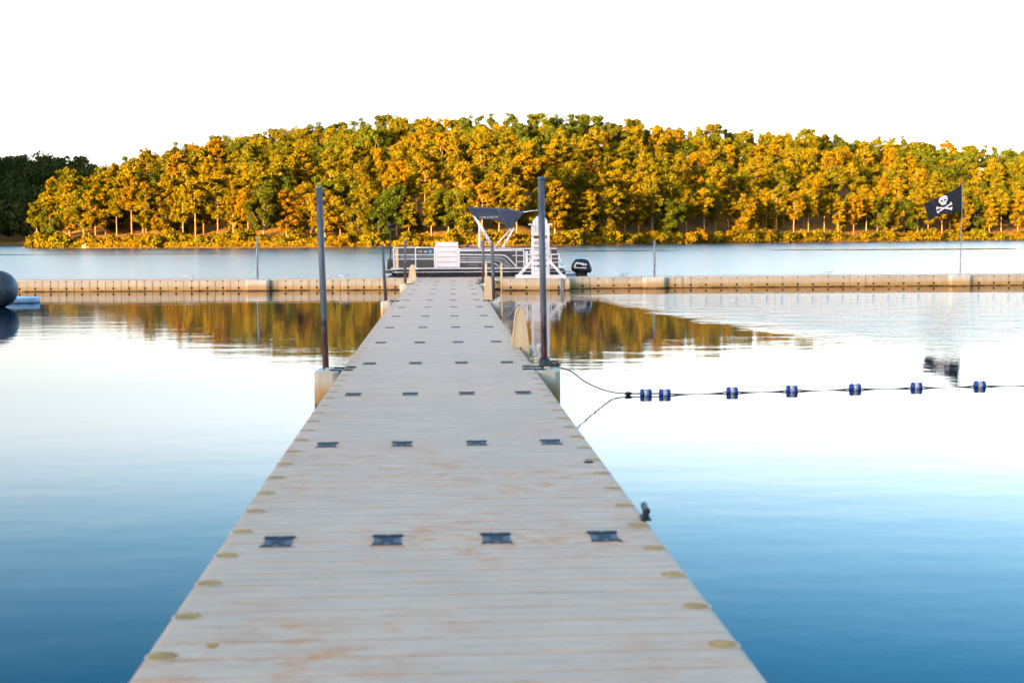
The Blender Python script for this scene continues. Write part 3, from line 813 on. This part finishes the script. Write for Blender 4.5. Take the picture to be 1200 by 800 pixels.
def panel_run(p0, p1, top, Yp, parent, name='fence_panel', mat='panel'):
    x0, x1 = b_(p0, 300).x, b_(p1, 300).x
    mb = MB(); mb.box(x0, x1, Yp, Yp+.022, zf0, zrail((p0+p1)/2, top)); return mb.build(name, M[mat], parent)
def rail(p0, p1, y, Yp, parent, r=.021):
    x0, x1 = b_(p0, y).x, b_(p1, y).x; z = zrail((p0+p1)/2, y)
    mb = MB(); mb.box(x0, x1, Yp-.016, Yp+.026, z-r, z+r); return mb.build('rail', M['whitemetal'], parent, bevel=.006)
def upright(px, y0, Yp, parent, w=.022):
    x = b_(px, 300).x; mb = MB(); mb.box(x-w, x+w, Yp-.020, Yp+.030, zf0, zrail(px, y0)); return mb.build('upright', M['whitemetal'], parent, bevel=.006)
# front fence
fp = panel_run(461.5, 509, 290.5, YB, boat)
for y, r in ((290, .019), (298.4, .013), (303.6, .013)): rail(461, 509.6, y, YB, fp, r)
for px in (461.5, 487, 509.3): upright(px, 290, YB, fp, .020)
x0, x1 = b_(468.5, 300).x, b_(508, 300).x
mb = MB(); mb.box(x0, x1, YB-.004, YB-.0005, zrail(485, 302.8), zrail(485, 299.2)); mb.build('stripe', M['panel2'], fp)
x0, x1 = b_(463.2, 300).x, b_(466.8, 300).x
mb = MB(); mb.box(x0, x1, YB-.010, YB-.0005, zf0+.01, zrail(465, 291.4)); mb.build('corner_pad', M['tanvinyl'], fp)
def marks(parent, p0, p1, y, hgt, n, Yp, mat, name='lettering', seed=1, tilt=0.):   # small letter-like strokes: too blurred to read in the photo
    rr = random.Random(seed); x0, x1 = b_(p0, y).x, b_(p1, y).x; w = (x1-x0)/n; mb = MB(); t = w*.2
    for i in range(n):
        z = zrail((p0+p1)/2, y) + tilt*(i/n-.5); xa = x0 + i*w; xb = xa + w*.76; kind = rr.randrange(4)
        mb.box(xa, xa+t, Yp-.006, Yp-.0015, z-hgt, z+hgt)
        if kind in (0, 2): mb.box(xb-t, xb, Yp-.006, Yp-.0015, z-hgt, z+hgt)
        if kind in (0, 1, 3): mb.box(xa+t, xb-t, Yp-.006, Yp-.0015, z+hgt-t, z+hgt)
        if kind in (1, 2, 3): mb.box(xa+t, xb-t, Yp-.006, Yp-.0015, z-t*.5, z+t*.5)
        if kind in (2, 3): mb.box(xa+t, xb-t, Yp-.006, Yp-.0015, z-hgt, z-hgt+t)
    return mb.build(name, mat, parent)
marks(fp, 490, 495.3, 294.6, .032, 4, YB, M['decal'], 'registration', 3); marks(fp, 497, 500.6, 294.8, .030, 2, YB, M['decal'], 'registration', 5)
x0, x1 = b_(502.4, 300).x, b_(505.8, 300).x
mb = MB(); mb.box(x0, x1, YB-.005, YB-.0008, zrail(504, 296.4), zrail(504, 293.0)); mb.build('sticker', M['decalblue'], fp)
# gate behind the white slatted panel, then the main fence with its swept trim
gp = panel_run(511, 536.5, 291.5, YB+.07, boat, 'gate'); rail(511, 536.5, 291, YB+.07, gp, .02)
mp = panel_run(538, 614, 293.8, YB, boat)
rail(538, 614, 293.5, YB, mp, .019); upright(538, 293, YB, mp, .02); upright(614, 293.5, YB, mp, .02)
def ribbon(pts, r, Yp, mat, name, parent):
    mb = MB(); mb.tube([(bxz(*p)[0], Yp, bxz(*p)[1]) for p in pts], r, 8); return mb.build(name, mat, parent)
ribbon([(538.6,298.3),(570,298.5),(588,298.8),(591.5,299.5),(594.5,301.2),(598,304.6),(602,309),(605.5,313)], .019, YB-.004, M['whitemetal'], 'swept_rail', mp)
ribbon([(538.6,307),(560,307.2),(575,307.4),(578.5,308.1),(582,309.8),(585.5,312.6)], .016, YB-.004, M['whitemetal'], 'swept_rail', mp)
pl_ = [(539,301.4),(587,301.8),(590.5,303),(599.5,311.6),(593.5,312),(589,309.6),(585.5,306.4),(581,305.2),(539,304.8)]
mb = MB(); mb.prism([bxz(*p) for p in pl_], 'y', YB-.008, YB-.001); mb.build('inlay', M['panel2'], mp)
ribbon(pl_ + [pl_[0]], .007, YB-.010, M['decal'], 'inlay_edge', mp)
marks(mp, 548.8, 561.5, 310.2, .024, 5, YB, M['galv'], 'lettering', 9)
for px in (553.4, 558.6, 563.8):
    x = b_(px, 311).x; mb = MB(); mb.box(x-.02, x+.02, YB-.006, YB-.001, zrail(px, 311.6), zrail(px, 310.4)); mb.build('lettering', M['red'], mp)
upright(605, 294, YB, mp, .014); rail(600, 614, 299.4, YB, mp, .012); rail(606, 614, 306.5, YB, mp, .012)
rp = panel_run(618, 655, 298.2, YB, boat); upright(617.2, 294.2, YB, rp, .045); rail(618, 655, 298, YB, rp, .02); rail(618, 655, 303, YB, rp, .013); rail(618, 655, 307.5, YB, rp, .013); upright(655, 298, YB, rp, .02); upright(646, 298, YB, rp, .016)
for px in (621, 628, 637): upright(px, 298, YB, rp, .016)
mb = MB(); mb.tube([(b_(655,298).x, YB, b_(655,298).z), (b_(659,312).x, YB, b_(659,312).z)], .02, 8); mb.build('stern_brace', M['whitemetal'], rp)
# far side and ends
x0, x1 = b_(461, 300).x, b_(655, 300).x; zt_ = zrail(560, 292.5)
mb = MB(); mb.box(x0, x1, YB+BEAM-.03, YB+BEAM, zf0, zt_-.02); q = mb.build('fence_panel', M['panel'], boat)
mb = MB(); mb.box(x0, x1, YB+BEAM-.035, YB+BEAM+.005, zt_-.018, zt_+.022); mb.build('rail', M['whitemetal'], q)
mb = MB(); mb.box(x0, x0+.03, YB+.03, YB+BEAM-.04, zf0, zt_-.02); q = mb.build('fence_panel', M['panel'], boat)
mb = MB(); mb.box(x0-.01, x0+.04, YB+.03, YB+BEAM-.04, zt_-.018, zt_+.022); mb.build('rail', M['whitemetal'], q)
# seats and console
x0, x1 = b_(540, 300).x, b_(600, 300).x
mb = MB(); mb.box(x0, x1, YB+.06, YB+.24, zf0, zrail(570, 290.2)); mb.box(x0, x1, YB+.24, YB+.75, zf0, zrail(570, 303)); mb.build('bench_seat', M['seat'], boat, bevel=.04)
x0, x1 = b_(601, 300).x, b_(613, 300).x
mb = MB(); mb.box(x0, x1, YB+.10, YB+.7, zf0, zrail(606, 292.2)); mb.build('bench_seat', M['seat'], boat, bevel=.04)
x0, x1 = b_(468, 300).x, b_(505, 300).x
mb = MB(); mb.box(x0, x1, YB+.06, YB+.22, zf0, zrail(486, 291.5)); mb.box(x0, x1, YB+.22, YB+.7, zf0, zrail(486, 303)); mb.build('bench_seat', M['seat'], boat, bevel=.04)
x0 = b_(544, 300).x
mb = MB(); mb.box(x0, x0+.42, YB+1.5, YB+2.2, zf0, zrail(545, 289.5)); con = mb.build('console', M['seat'], boat, bevel=.03)
mb = MB(); mb.prism([bxz(544.4,290.6), bxz(545.2,287.2), bxz(548.5,284.7), bxz(551.8,284.2), bxz(551.8,287), bxz(549,287.4), bxz(547,289), bxz(546.2,290.8)], 'y', YB+1.1, YB+1.9); mb.build('windscreen', M['canvas'], con)
# canopy
can = MB()
top_ = [(547,243.6),(565,244.0),(583,244.8),(600,246.6),(614,249)]
low_ = [(614,249),(605.5,259.6),(597,269.4),(592.5,264.8),(588,260.4),(583,258.3),(574,257.3),(565,256.8),(556.5,256.4)]
out_ = top_ + low_[1:]
for Yc in (YB+.15, YB+2.15):
    n = len(out_); cen = (580, 251)
    pts = [bxz(*p) for p in out_]
    can.prism(pts, 'y', Yc, Yc+.012)
ts = [bxz(*p) for p in top_]
tv_ = []; ny = 7
for j in range(ny):
    v = j/(ny-1); yy = YB+.15 + v*2.012; sag = .05*math.sin(math.pi*v)
    for x, z in ts: tv_.append((x, yy, z+sag))
    
k = len(ts)
can.add(tv_, [(j*k+i, j*k+i+1, (j+1)*k+i+1, (j+1)*k+i) for j in range(ny-1) for i in range(k-1)], 0, True)
can.add([(x, y, z-.012) for x, y, z in tv_], [(j*k+i, j*k+i+1, (j+1)*k+i+1, (j+1)*k+i) for j in range(ny-1) for i in range(k-1)], 0, True)
fl = [bxz(547.2,243.8), bxz(556.5,256.4)]; bl = [bxz(614,249), bxz(605,260)]
for (p, q_) in (fl, bl):
    can.add([(p[0], YB+.15, p[1]), (q_[0], YB+.15, q_[1]), (q_[0], YB+2.15, q_[1]), (p[0], YB+2.15, p[1])], [(0,1,2,3)])
canopy = can.build('canopy', M['canvas'], boat)
ribbon([(583.4,245.2),(586.5,251),(590,257.5),(596.6,268.6)], .008, YB+.145, M['panel2'], 'seam', canopy)
marks(canopy, 562.0, 585.0, 254.4, .034, 10, YB+.15, M['seat'], 'lettering', 12, .02)
for Yc in (YB+.12, YB+2.2):
    for pts, r in (([(556,253.2),(567,271.5),(578.5,291)], .022), ([(553.8,252),(566,273),(576,291)], .012), ([(598.5,268),(578.5,291)], .020), ([(602.5,267),(589,292.5)], .020), ([(600,269),(587,292.5)], .012)):
        mb = MB(); mb.tube([(bxz(*p)[0], Yc, bxz(*p)[1]) for p in pts], r, 8); mb.build('canopy_frame', M['whitemetal'], boat)
mb = MB(); mb.tube([(*[bxz(561,262)[0], YB+1.2], bxz(561,262)[1]), (bxz(561,262)[0], YB+1.2, zf0)], .045, 10); mb.build('canopy_post', M['whitemetal'], boat)
mb = MB(); mb.tube([(bxz(612,249)[0], YB+.3, bxz(612,249)[1]), (bxz(622,247)[0], YB+.3, bxz(622,247)[1]), (bxz(633,246)[0], YB+.3, bxz(633,246)[1])], .016, 8); mb.build('canopy_frame', M['whitemetal'], boat)
# bow trolling motor
tx = b_(456, 300).x; ty = YB+.55
mb = MB(); mb.box(tx-.12, tx+.35, ty-.14, ty+.14, zd+.0, zd+.09); mb.prism([(tx-.12, zd+.09),(tx+.12, zd+.09),(tx+.10, zd+.18),(tx+.05, zd+.36),(tx-.09, zd+.36),(tx-.11, zd+.2)], 'y', ty-.09, ty+.09)
tm = mb.build('bow_motor', M['blackm'], boat, bevel=.02)
mb = MB(); mb.tube([(tx, ty, b_(456,316).z), (tx, ty, b_(456,264.5).z)], .020, 8); mb.build('shaft', M['blackm'], tm)
mb = MB(); mb.lathe([(-.10,.03),(-.08,.055),(.06,.055),(.11,.02)], (tx, ty, b_(456,263.6).z), 'x', 12); mb.build('control_head', M['blackm'], tm)
mb = MB(); mb.lathe([(-.30,.01),(-.26,.05),(.12,.05),(.18,.02)], (tx, ty, b_(456,319).z), 'x', 12); mb.build('motor_pod', M['blackm'], tm)
# outboard at the stern
ox0, ox1 = b_(670.2, 310).x, b_(695, 310).x; oy = YB+BEAM/2-.5; 
def o_(px, py): return (b_(px, py).x, b_(px, py).z)
prof = [(670.3,315.5),(670.5,312),(672,308.5),(674.2,305),(676.5,303.7),(681,303.3),(686,303.6),(690.5,305),(692.3,307.5),(694.3,312),(695.2,315.5),(694.8,318),(693.5,320),(674.5,320),(672,318.8)]
pp = [o_(*p) for p in prof]; cxo = sum(p[0] for p in pp)/len(pp); czo = sum(p[1] for p in pp)/len(pp)
mb = MB(); vs_ = []; lay = [(-.26,.62),(-.24,.82),(-.19,.94),(-.10,1.),(.10,1.),(.19,.94),(.24,.82),(.26,.62)]
for dy, s in lay:
    for x, z in pp: vs_.append((cxo+(x-cxo)*s, oy+dy, min(p[1] for p in pp) + (z-min(p[1] for p in pp))*(s*.75+.25)))
k = len(pp); fs_ = [(j*k+i, j*k+(i+1)%k, (j+1)*k+(i+1)%k, (j+1)*k+i) for j in range(len(lay)-1) for i in range(k)]
fs_ += [tuple(range(k)), tuple(range((len(lay)-1)*k, len(lay)*k))]
mb.add(vs_, fs_, 0, True)
zlow = min(p[1] for p in pp)
om = mb.build('outboard_motor', M['black'], boat)
mb = MB(); mb.box(cxo-.20, cxo+.20, oy-.13, oy+.13, zlow-.25, zlow+.02); mb.box(cxo-.12, cxo+.14, oy-.06, oy+.06, -.5, zlow-.22); mb.build('leg', M['blackm'], om, bevel=.03)
mb = MB(); mb.box(b_(662,318).x, cxo-.16, oy-.10, oy+.10, zlow-.12, zlow-.02); mb.build('mounting_bracket', M['alu'], om, bevel=.02)
def sw(pts, mat, dy):
    mb = MB(); mb.prism([o_(*p) for p in pts], 'y', oy-.268-dy, oy-.262); mb.build('decal', mat, om)
sw([(675.5,307.6),(680,307.9),(688.5,309.8),(688.2,311.6),(684,311.0),(679,309.6),(674.8,309.4)], M['decal'], .0)
sw([(683.2,312.2),(687,312.3),(686.8,313.4),(683.4,313.2)], M['red'], .0)
sw([(674,313.4),(688.5,314.0),(688.3,315.0),(674.4,314.6)], M['decal'], .0)
mb = MB(); mb.tube([(b_(661,320.5).x, oy-.1, b_(661,320.5).z), (b_(666,318.2).x, oy-.15, b_(666,318.2).z), (b_(671,319).x, oy-.1, b_(671,319).z)], .012, 6); mb.build('cable', M['blackm'], om)

# white slatted panel propped against the boat
YP = YB+.006
root = empty('slatted_panel', ((b_(523,313).x), YP, zd+.0), "white slatted board propped upright against the boat's side", 'panel')
xa, xb = P(510.3,300,YP).x, P(537.2,300,YP).x; z0, z1 = zd+.064, P(523,283.4,YP).z
mb = MB()
for x in (xa, xb-.06): mb.box(x, x+.06, YP-.02, YP+.02, z0, z1)
mb.build('frame', M['white'], root, bevel=.006)
ns = 5; zz0 = z0+.01; hh = (z1-zz0)/ns
for i in range(ns):
    mb = MB(); mb.box(xa+.062, xb-.062, YP-.014, YP+.010, zz0+hh*i+.007, zz0+hh*(i+1)-.007); mb.build('slat', M['white'], root, bevel=.005)

# ------------------------------------------------------------------ flag
fx = (1125-600)/F*47.4; fy = far_y(fx)-.13; fb = P(1125, 320, fy); ft = P(1128.3, 214.5, fy)
bracket(far, fb.x, fy, .78, .24, M['cream'], .06, DECK-.006, .09)
mb = MB(); mb.tube([(fb.x-.06, fy, -2.5), (fb.x, fy, DECK), (ft.x, ft.y, ft.z)], .026, 10, r1=.015)
pole = empty('flagpole', (fb.x-.06, fy, -2.5), 'slim metal flagpole with red tip rising from the far dock on the right', 'flagpole'); mb.build('pole', M['galv'], pole)
mb = MB(); mb.lathe([(0,.02),(.03,.042),(.07,.038),(.09,.01)], ft, 'z', 12); mb.build('finial', M['red'], pole)
flag = empty('flag', P(1127.2, 246, fy), 'black skull and crossbones flag drooping from the flagpole', 'flag')
def cloth(u, v, off=0.):
    # hoist edge on the pole, fly drooping to the left and towards the viewer
    tx_, ty_ = 1126.6 + (1082.6-1126.6)*u, 216.4 + (240.2-216.4)*u + 1.2*math.sin(u*5)
    bx_, by_ = 1127.0 + (1088.4-1127.0)*u, 246.0 + 12.3*u**1.25 + 1.6*math.sin(u*7)*u**.5
    px, py = tx_ + (bx_-tx_)*v, ty_ + (by_-ty_)*v
    Y = fy - .05 - .35*u + .10*math.sin(u*9 + v*2.2)*(.25+u) + off
    return P(px, py, Y)
nu, nv = 26, 16; mb = MB()
vs_ = [cloth(i/nu, j/nv) for j in range(nv+1) for i in range(nu+1)] + [cloth(i/nu, j/nv, .006) for j in range(nv+1) for i in range(nu+1)]
k = nu+1; o2 = (nv+1)*k
fs_ = [(j*k+i, j*k+i+1, (j+1)*k+i+1, (j+1)*k+i) for j in range(nv) for i in range(nu)]
fs_ += [tuple(o2+a for a in f[::-1]) for f in fs_]
per = [i for i in range(k)] + [j*k+nu for j in range(1, nv+1)] + [nv*k+i for i in range(nu-1, -1, -1)] + [j*k for j in range(nv-1, 0, -1)]
fs_ += [(per[i], per[(i+1)%len(per)], o2+per[(i+1)%len(per)], o2+per[i]) for i in range(len(per))]
mb.add(vs_, fs_, 0, True); mb.build('cloth', M['flag'], flag)
def patch(shapes, name, mat, off):
    mb = MB()
    for sh in shapes:
        cu = sum(p[0] for p in sh)/len(sh); cv = sum(p[1] for p in sh)/len(sh); n = len(sh); rings = 4; vs_ = [cloth(cu, cv, off)]
        for r in range(1, rings+1):
            vs_ += [cloth(cu+(u-cu)*r/rings, cv+(v-cv)*r/rings, off) for u, v in sh]
        fs_ = [(0, 1+i, 1+(i+1)%n) for i in range(n)]
        for r in range(rings-1):
            fs_ += [(1+r*n+i, 1+r*n+(i+1)%n, 1+(r+1)*n+(i+1)%n, 1+(r+1)*n+i) for i in range(n)]
        mb.add(vs_, fs_, 0, True)
    mb.build(name, mat, flag)
def ell(cu, cv, ru, rv, n=18): return [(cu+ru*math.cos(6.2832*i/n), cv+rv*math.sin(6.2832*i/n)) for i in range(n)]
# uv spacing: one unit of u is about 1.35 m, of v about .75 m
CU, CV = .50, .24
patch([ell(CU, CV, .125, .215), [(CU-.075, CV+.14), (CU+.075, CV+.14), (CU+.065, CV+.27), (CU-.065, CV+.27)]], 'skull', M['flagwhite'], -.012)
patch([ell(CU-.048, CV+.03, .032, .052, 10), ell(CU+.048, CV+.03, .032, .052, 10), [(CU-.014, CV+.15), (CU+.014, CV+.15), (CU, CV+.09)]], 'eye_socket', M['flag'], -.019)
def bone(u0, v0, u1, v1, w=.020):
    d = Vector((u1-u0, (v1-v0)*.56)).normalized(); nx_, ny_ = -d.y*w, d.x*w/.56
    t = 6; side = [(u0+(u1-u0)*i/t, v0+(v1-v0)*i/t) for i in range(t+1)]
    sh = [(u+nx_, v+ny_) for u, v in side] + [(u-nx_, v-ny_) for u, v in side[::-1]]
    kn = []
    for (u, v) in ((u0, v0), (u1, v1)):
        for s in (-1, 1): kn.append(ell(u+nx_*s*1.1, v+ny_*s*1.1, .026, .044, 10))
    return [sh] + kn
patch(bone(CU-.20, .56, CU+.20, .80), 'bone', M['flagwhite'], -.012); patch(bone(CU-.20, .80, CU+.20, .56), 'bone', M['flagwhite'], -.016)

# ------------------------------------------------------------------ float line and ropes
floats_px = [(757,461),(779,461),(858,458.6),(928,456.6),(1002,454.6),(1074,453),(1148,451.2)]
kn_ = G(735, 461, .02); sag = []
line = [kn_]
for px, py in floats_px + [(1222, 449.8), (1300, 448.5), (1420, 446.6), (1560, 444.5)]:
    g_ = G(px, py, .018); line.append(g_)
pts = []
for a, b in zip(line, line[1:]):
    for i in range(6):
        t = i/6; p = a.lerp(b, t); d = (b-a).length; p.z = .018 - (.022 if d > .4 else 0)*math.sin(math.pi*t); pts.append(p)
pts.append(line[-1])
pb = Vector(PILES[1][:2] + (DECK+.02,))
r1 = [pb + Vector((.05, -.05, .02)), P(668, 434.5, 14.95), P(684, 446, 15.1), P(700, 454.0, 15.3), P(718, 459.4, 15.6), kn_]
r2e = Vector((DX(11.0)+HW+.004, 11.0, DECK-.10))
r2 = [r2e, P(682, 481, 11.8), P(697, 472, 12.8), P(713, 465.6, 14.1), kn_]
def smooth_path(p, n=6):
    out = []
    for i in range(len(p)-1):
        p0, p1, p2, p3 = p[max(i-1,0)], p[i], p[i+1], p[min(i+2,len(p)-1)]
        for j in range(n):
            t = j/n; out.append(.5*((2*p1)+(p2-p0)*t+(2*p0-5*p1+4*p2-p3)*t*t+(3*p1-p0-3*p2+p3)*t**3))
    return out + [p[-1]]
mb = MB(); mb.tube(pts, .0075, 6); mb.tube(smooth_path(r1), .0065, 6); 
mb.lathe([(-.03,.006),(-.01,.02),(.03,.02),(.06,.006)], kn_, 'x', 8)
rope = mb.build('float_line', M['rope']); tag(rope, 'dark thin rope strung from the right piling across the water', 'rope')
FL = None
names = ['leftmost blue and white swim-line float, nearest the walkway', 'second blue and white float, touching distance right of the leftmost one', 'third blue and white float from the walkway', 'middle blue and white float of the seven on the swim line',
         'blue and white float third from the right end of the swim line', 'blue and white float below the flag, second from the right end', "rightmost blue and white float, at the picture's right side"]
for (px, py), nm, p in zip(floats_px, names, line[1:]):
    if FL is None:
        FL = empty('lane_float', (0,0,0), nm, 'float', 'blue and white floats on the swim line')
        mb = MB(); mb.lathe([(-.024,.0445),(.024,.0445)], (0,0,0), 'x', 18); mb.build('band', M['white'], FL, local=True)
        for s in (-1, 1):
            mb = MB(); mb.lathe([(s*.024,.0445),(s*.028,.047),(s*.052,.047),(s*.061,.041),(s*.064,.018)], (0,0,0), 'x', 18); mb.build('end_drum', M['blue'], FL, local=True)
        o = FL
    else:
        o = copy_tree(FL); o['label'] = nm
    o.location = (p.x, p.y, .022); o.rotation_euler = (rng.uniform(0,3), 0, rng.uniform(-.12, .12))
# rope wound round the foot of the right piling
mb = MB(); cp = []
for i in range(70):
    a = i*.42; cp.append((pb.x + .048*math.cos(a) + .004*math.sin(i*1.7), pb.y + .048*math.sin(a), DECK+.022 + .0011*i))
mb.tube(cp, .0095, 6)
lp = [(pb.x+.05, pb.y-.02, DECK+.03), (pb.x+.13, pb.y-.08, DECK+.025), (pb.x+.17, pb.y+.02, DECK+.035), (pb.x+.10, pb.y+.08, DECK+.03), (pb.x+.04, pb.y+.03, DECK+.06)]
mb.tube(smooth_path([Vector(v) for v in lp]), .0095, 6)
lp = [(pb.x+.03, pb.y-.05, DECK+.05), (pb.x+.10, pb.y-.10, DECK+.085), (pb.x+.15, pb.y-.05, DECK+.03), (pb.x+.06, pb.y-.06, DECK+.02)]
mb.tube(smooth_path([Vector(v) for v in lp]), .008, 6)
grounded('rope_coil', mb, M['ropegreen'], 'grey-green rope wound round the foot of the tall right piling', 'rope')

# ------------------------------------------------------------------ inflatable and board at the left
ic = P(20, 338, 36.2); rr = .49
prof = [(-r_, 0) for r_ in ()]
prof = [(-4.2,.02),(-4.18,.20),(-4.05,.38),(-3.8,.47),(-3.5,rr)] + [(-.55,rr)] + [(-.55+.55*math.sin(a), rr*math.cos(a)**.85) for a in np.linspace(.15, 1.5, 9)]
mb = MB(); mb.lathe(prof, (ic.x, 36.2, .455), 'x', 40)
infl = empty('inflatable_tube', (ic.x-2, 36.2, 0), 'dark grey rounded inflatable tube floating at the left edge', 'inflatable'); mb.build('tube', M['inflat'], infl)
mb = MB(); mb.lathe([(-.012,rr+.003),(.012,rr+.003)], (ic.x-.6, 36.2, .455), 'x', 40); mb.build('seam', M['blackm'], infl)
be = P(42.6, 351, 38.3); mb = MB(); xn = be.x
ol = [(xn-3.2,-.36),(xn-.55,-.36),(xn-.25,-.30),(xn-.07,-.18),(xn,0),(xn-.07,.18),(xn-.25,.30),(xn-.55,.36),(xn-3.2,.36)]
mb.prism([(x, 38.6+y) for x, y in ol], 'z', -.04, .155)
pb_ = empty('paddle_board', (xn-1.6, 38.6, 0), 'pale blue board floating behind the grey inflatable', 'board'); mb.build('hull', M['board'], pb_, bevel=.05)
mb = MB(); mb.prism([(x*1.0 + (.004 if x > xn-1 else 0), 38.6+y*1.012) for x, y in ol], 'z', .012, .030); mb.build('stripe', M['blackm'], pb_)
# pale posts on the far shore near the point
for i, (px, nm) in enumerate([(97, 'leftmost of three small pale posts on the far shore'), (100, 'middle of three small pale posts on the far shore'), (103.2, 'rightmost of three small pale posts on the far shore')]):
    y = 224.; p = P(px, 288, y); mb = MB(); mb.box(p.x-.10, p.x+.10, y-.08, y+.08, -.6, .62); mb.prism([(p.x-.12, .62), (p.x+.12, .62), (p.x, .70)], 'y', y-.1, y+.1)
    grounded('shore_post', mb, M['cream'], nm, 'post', 'pale posts on the far shore')
print('trees', len([o for o in bpy.data.objects if o.name.startswith(('pine_tree', 'oak_tree'))]), 'shrubs', len([o for o in bpy.data.objects if o.name.startswith('shore_shrub')]))
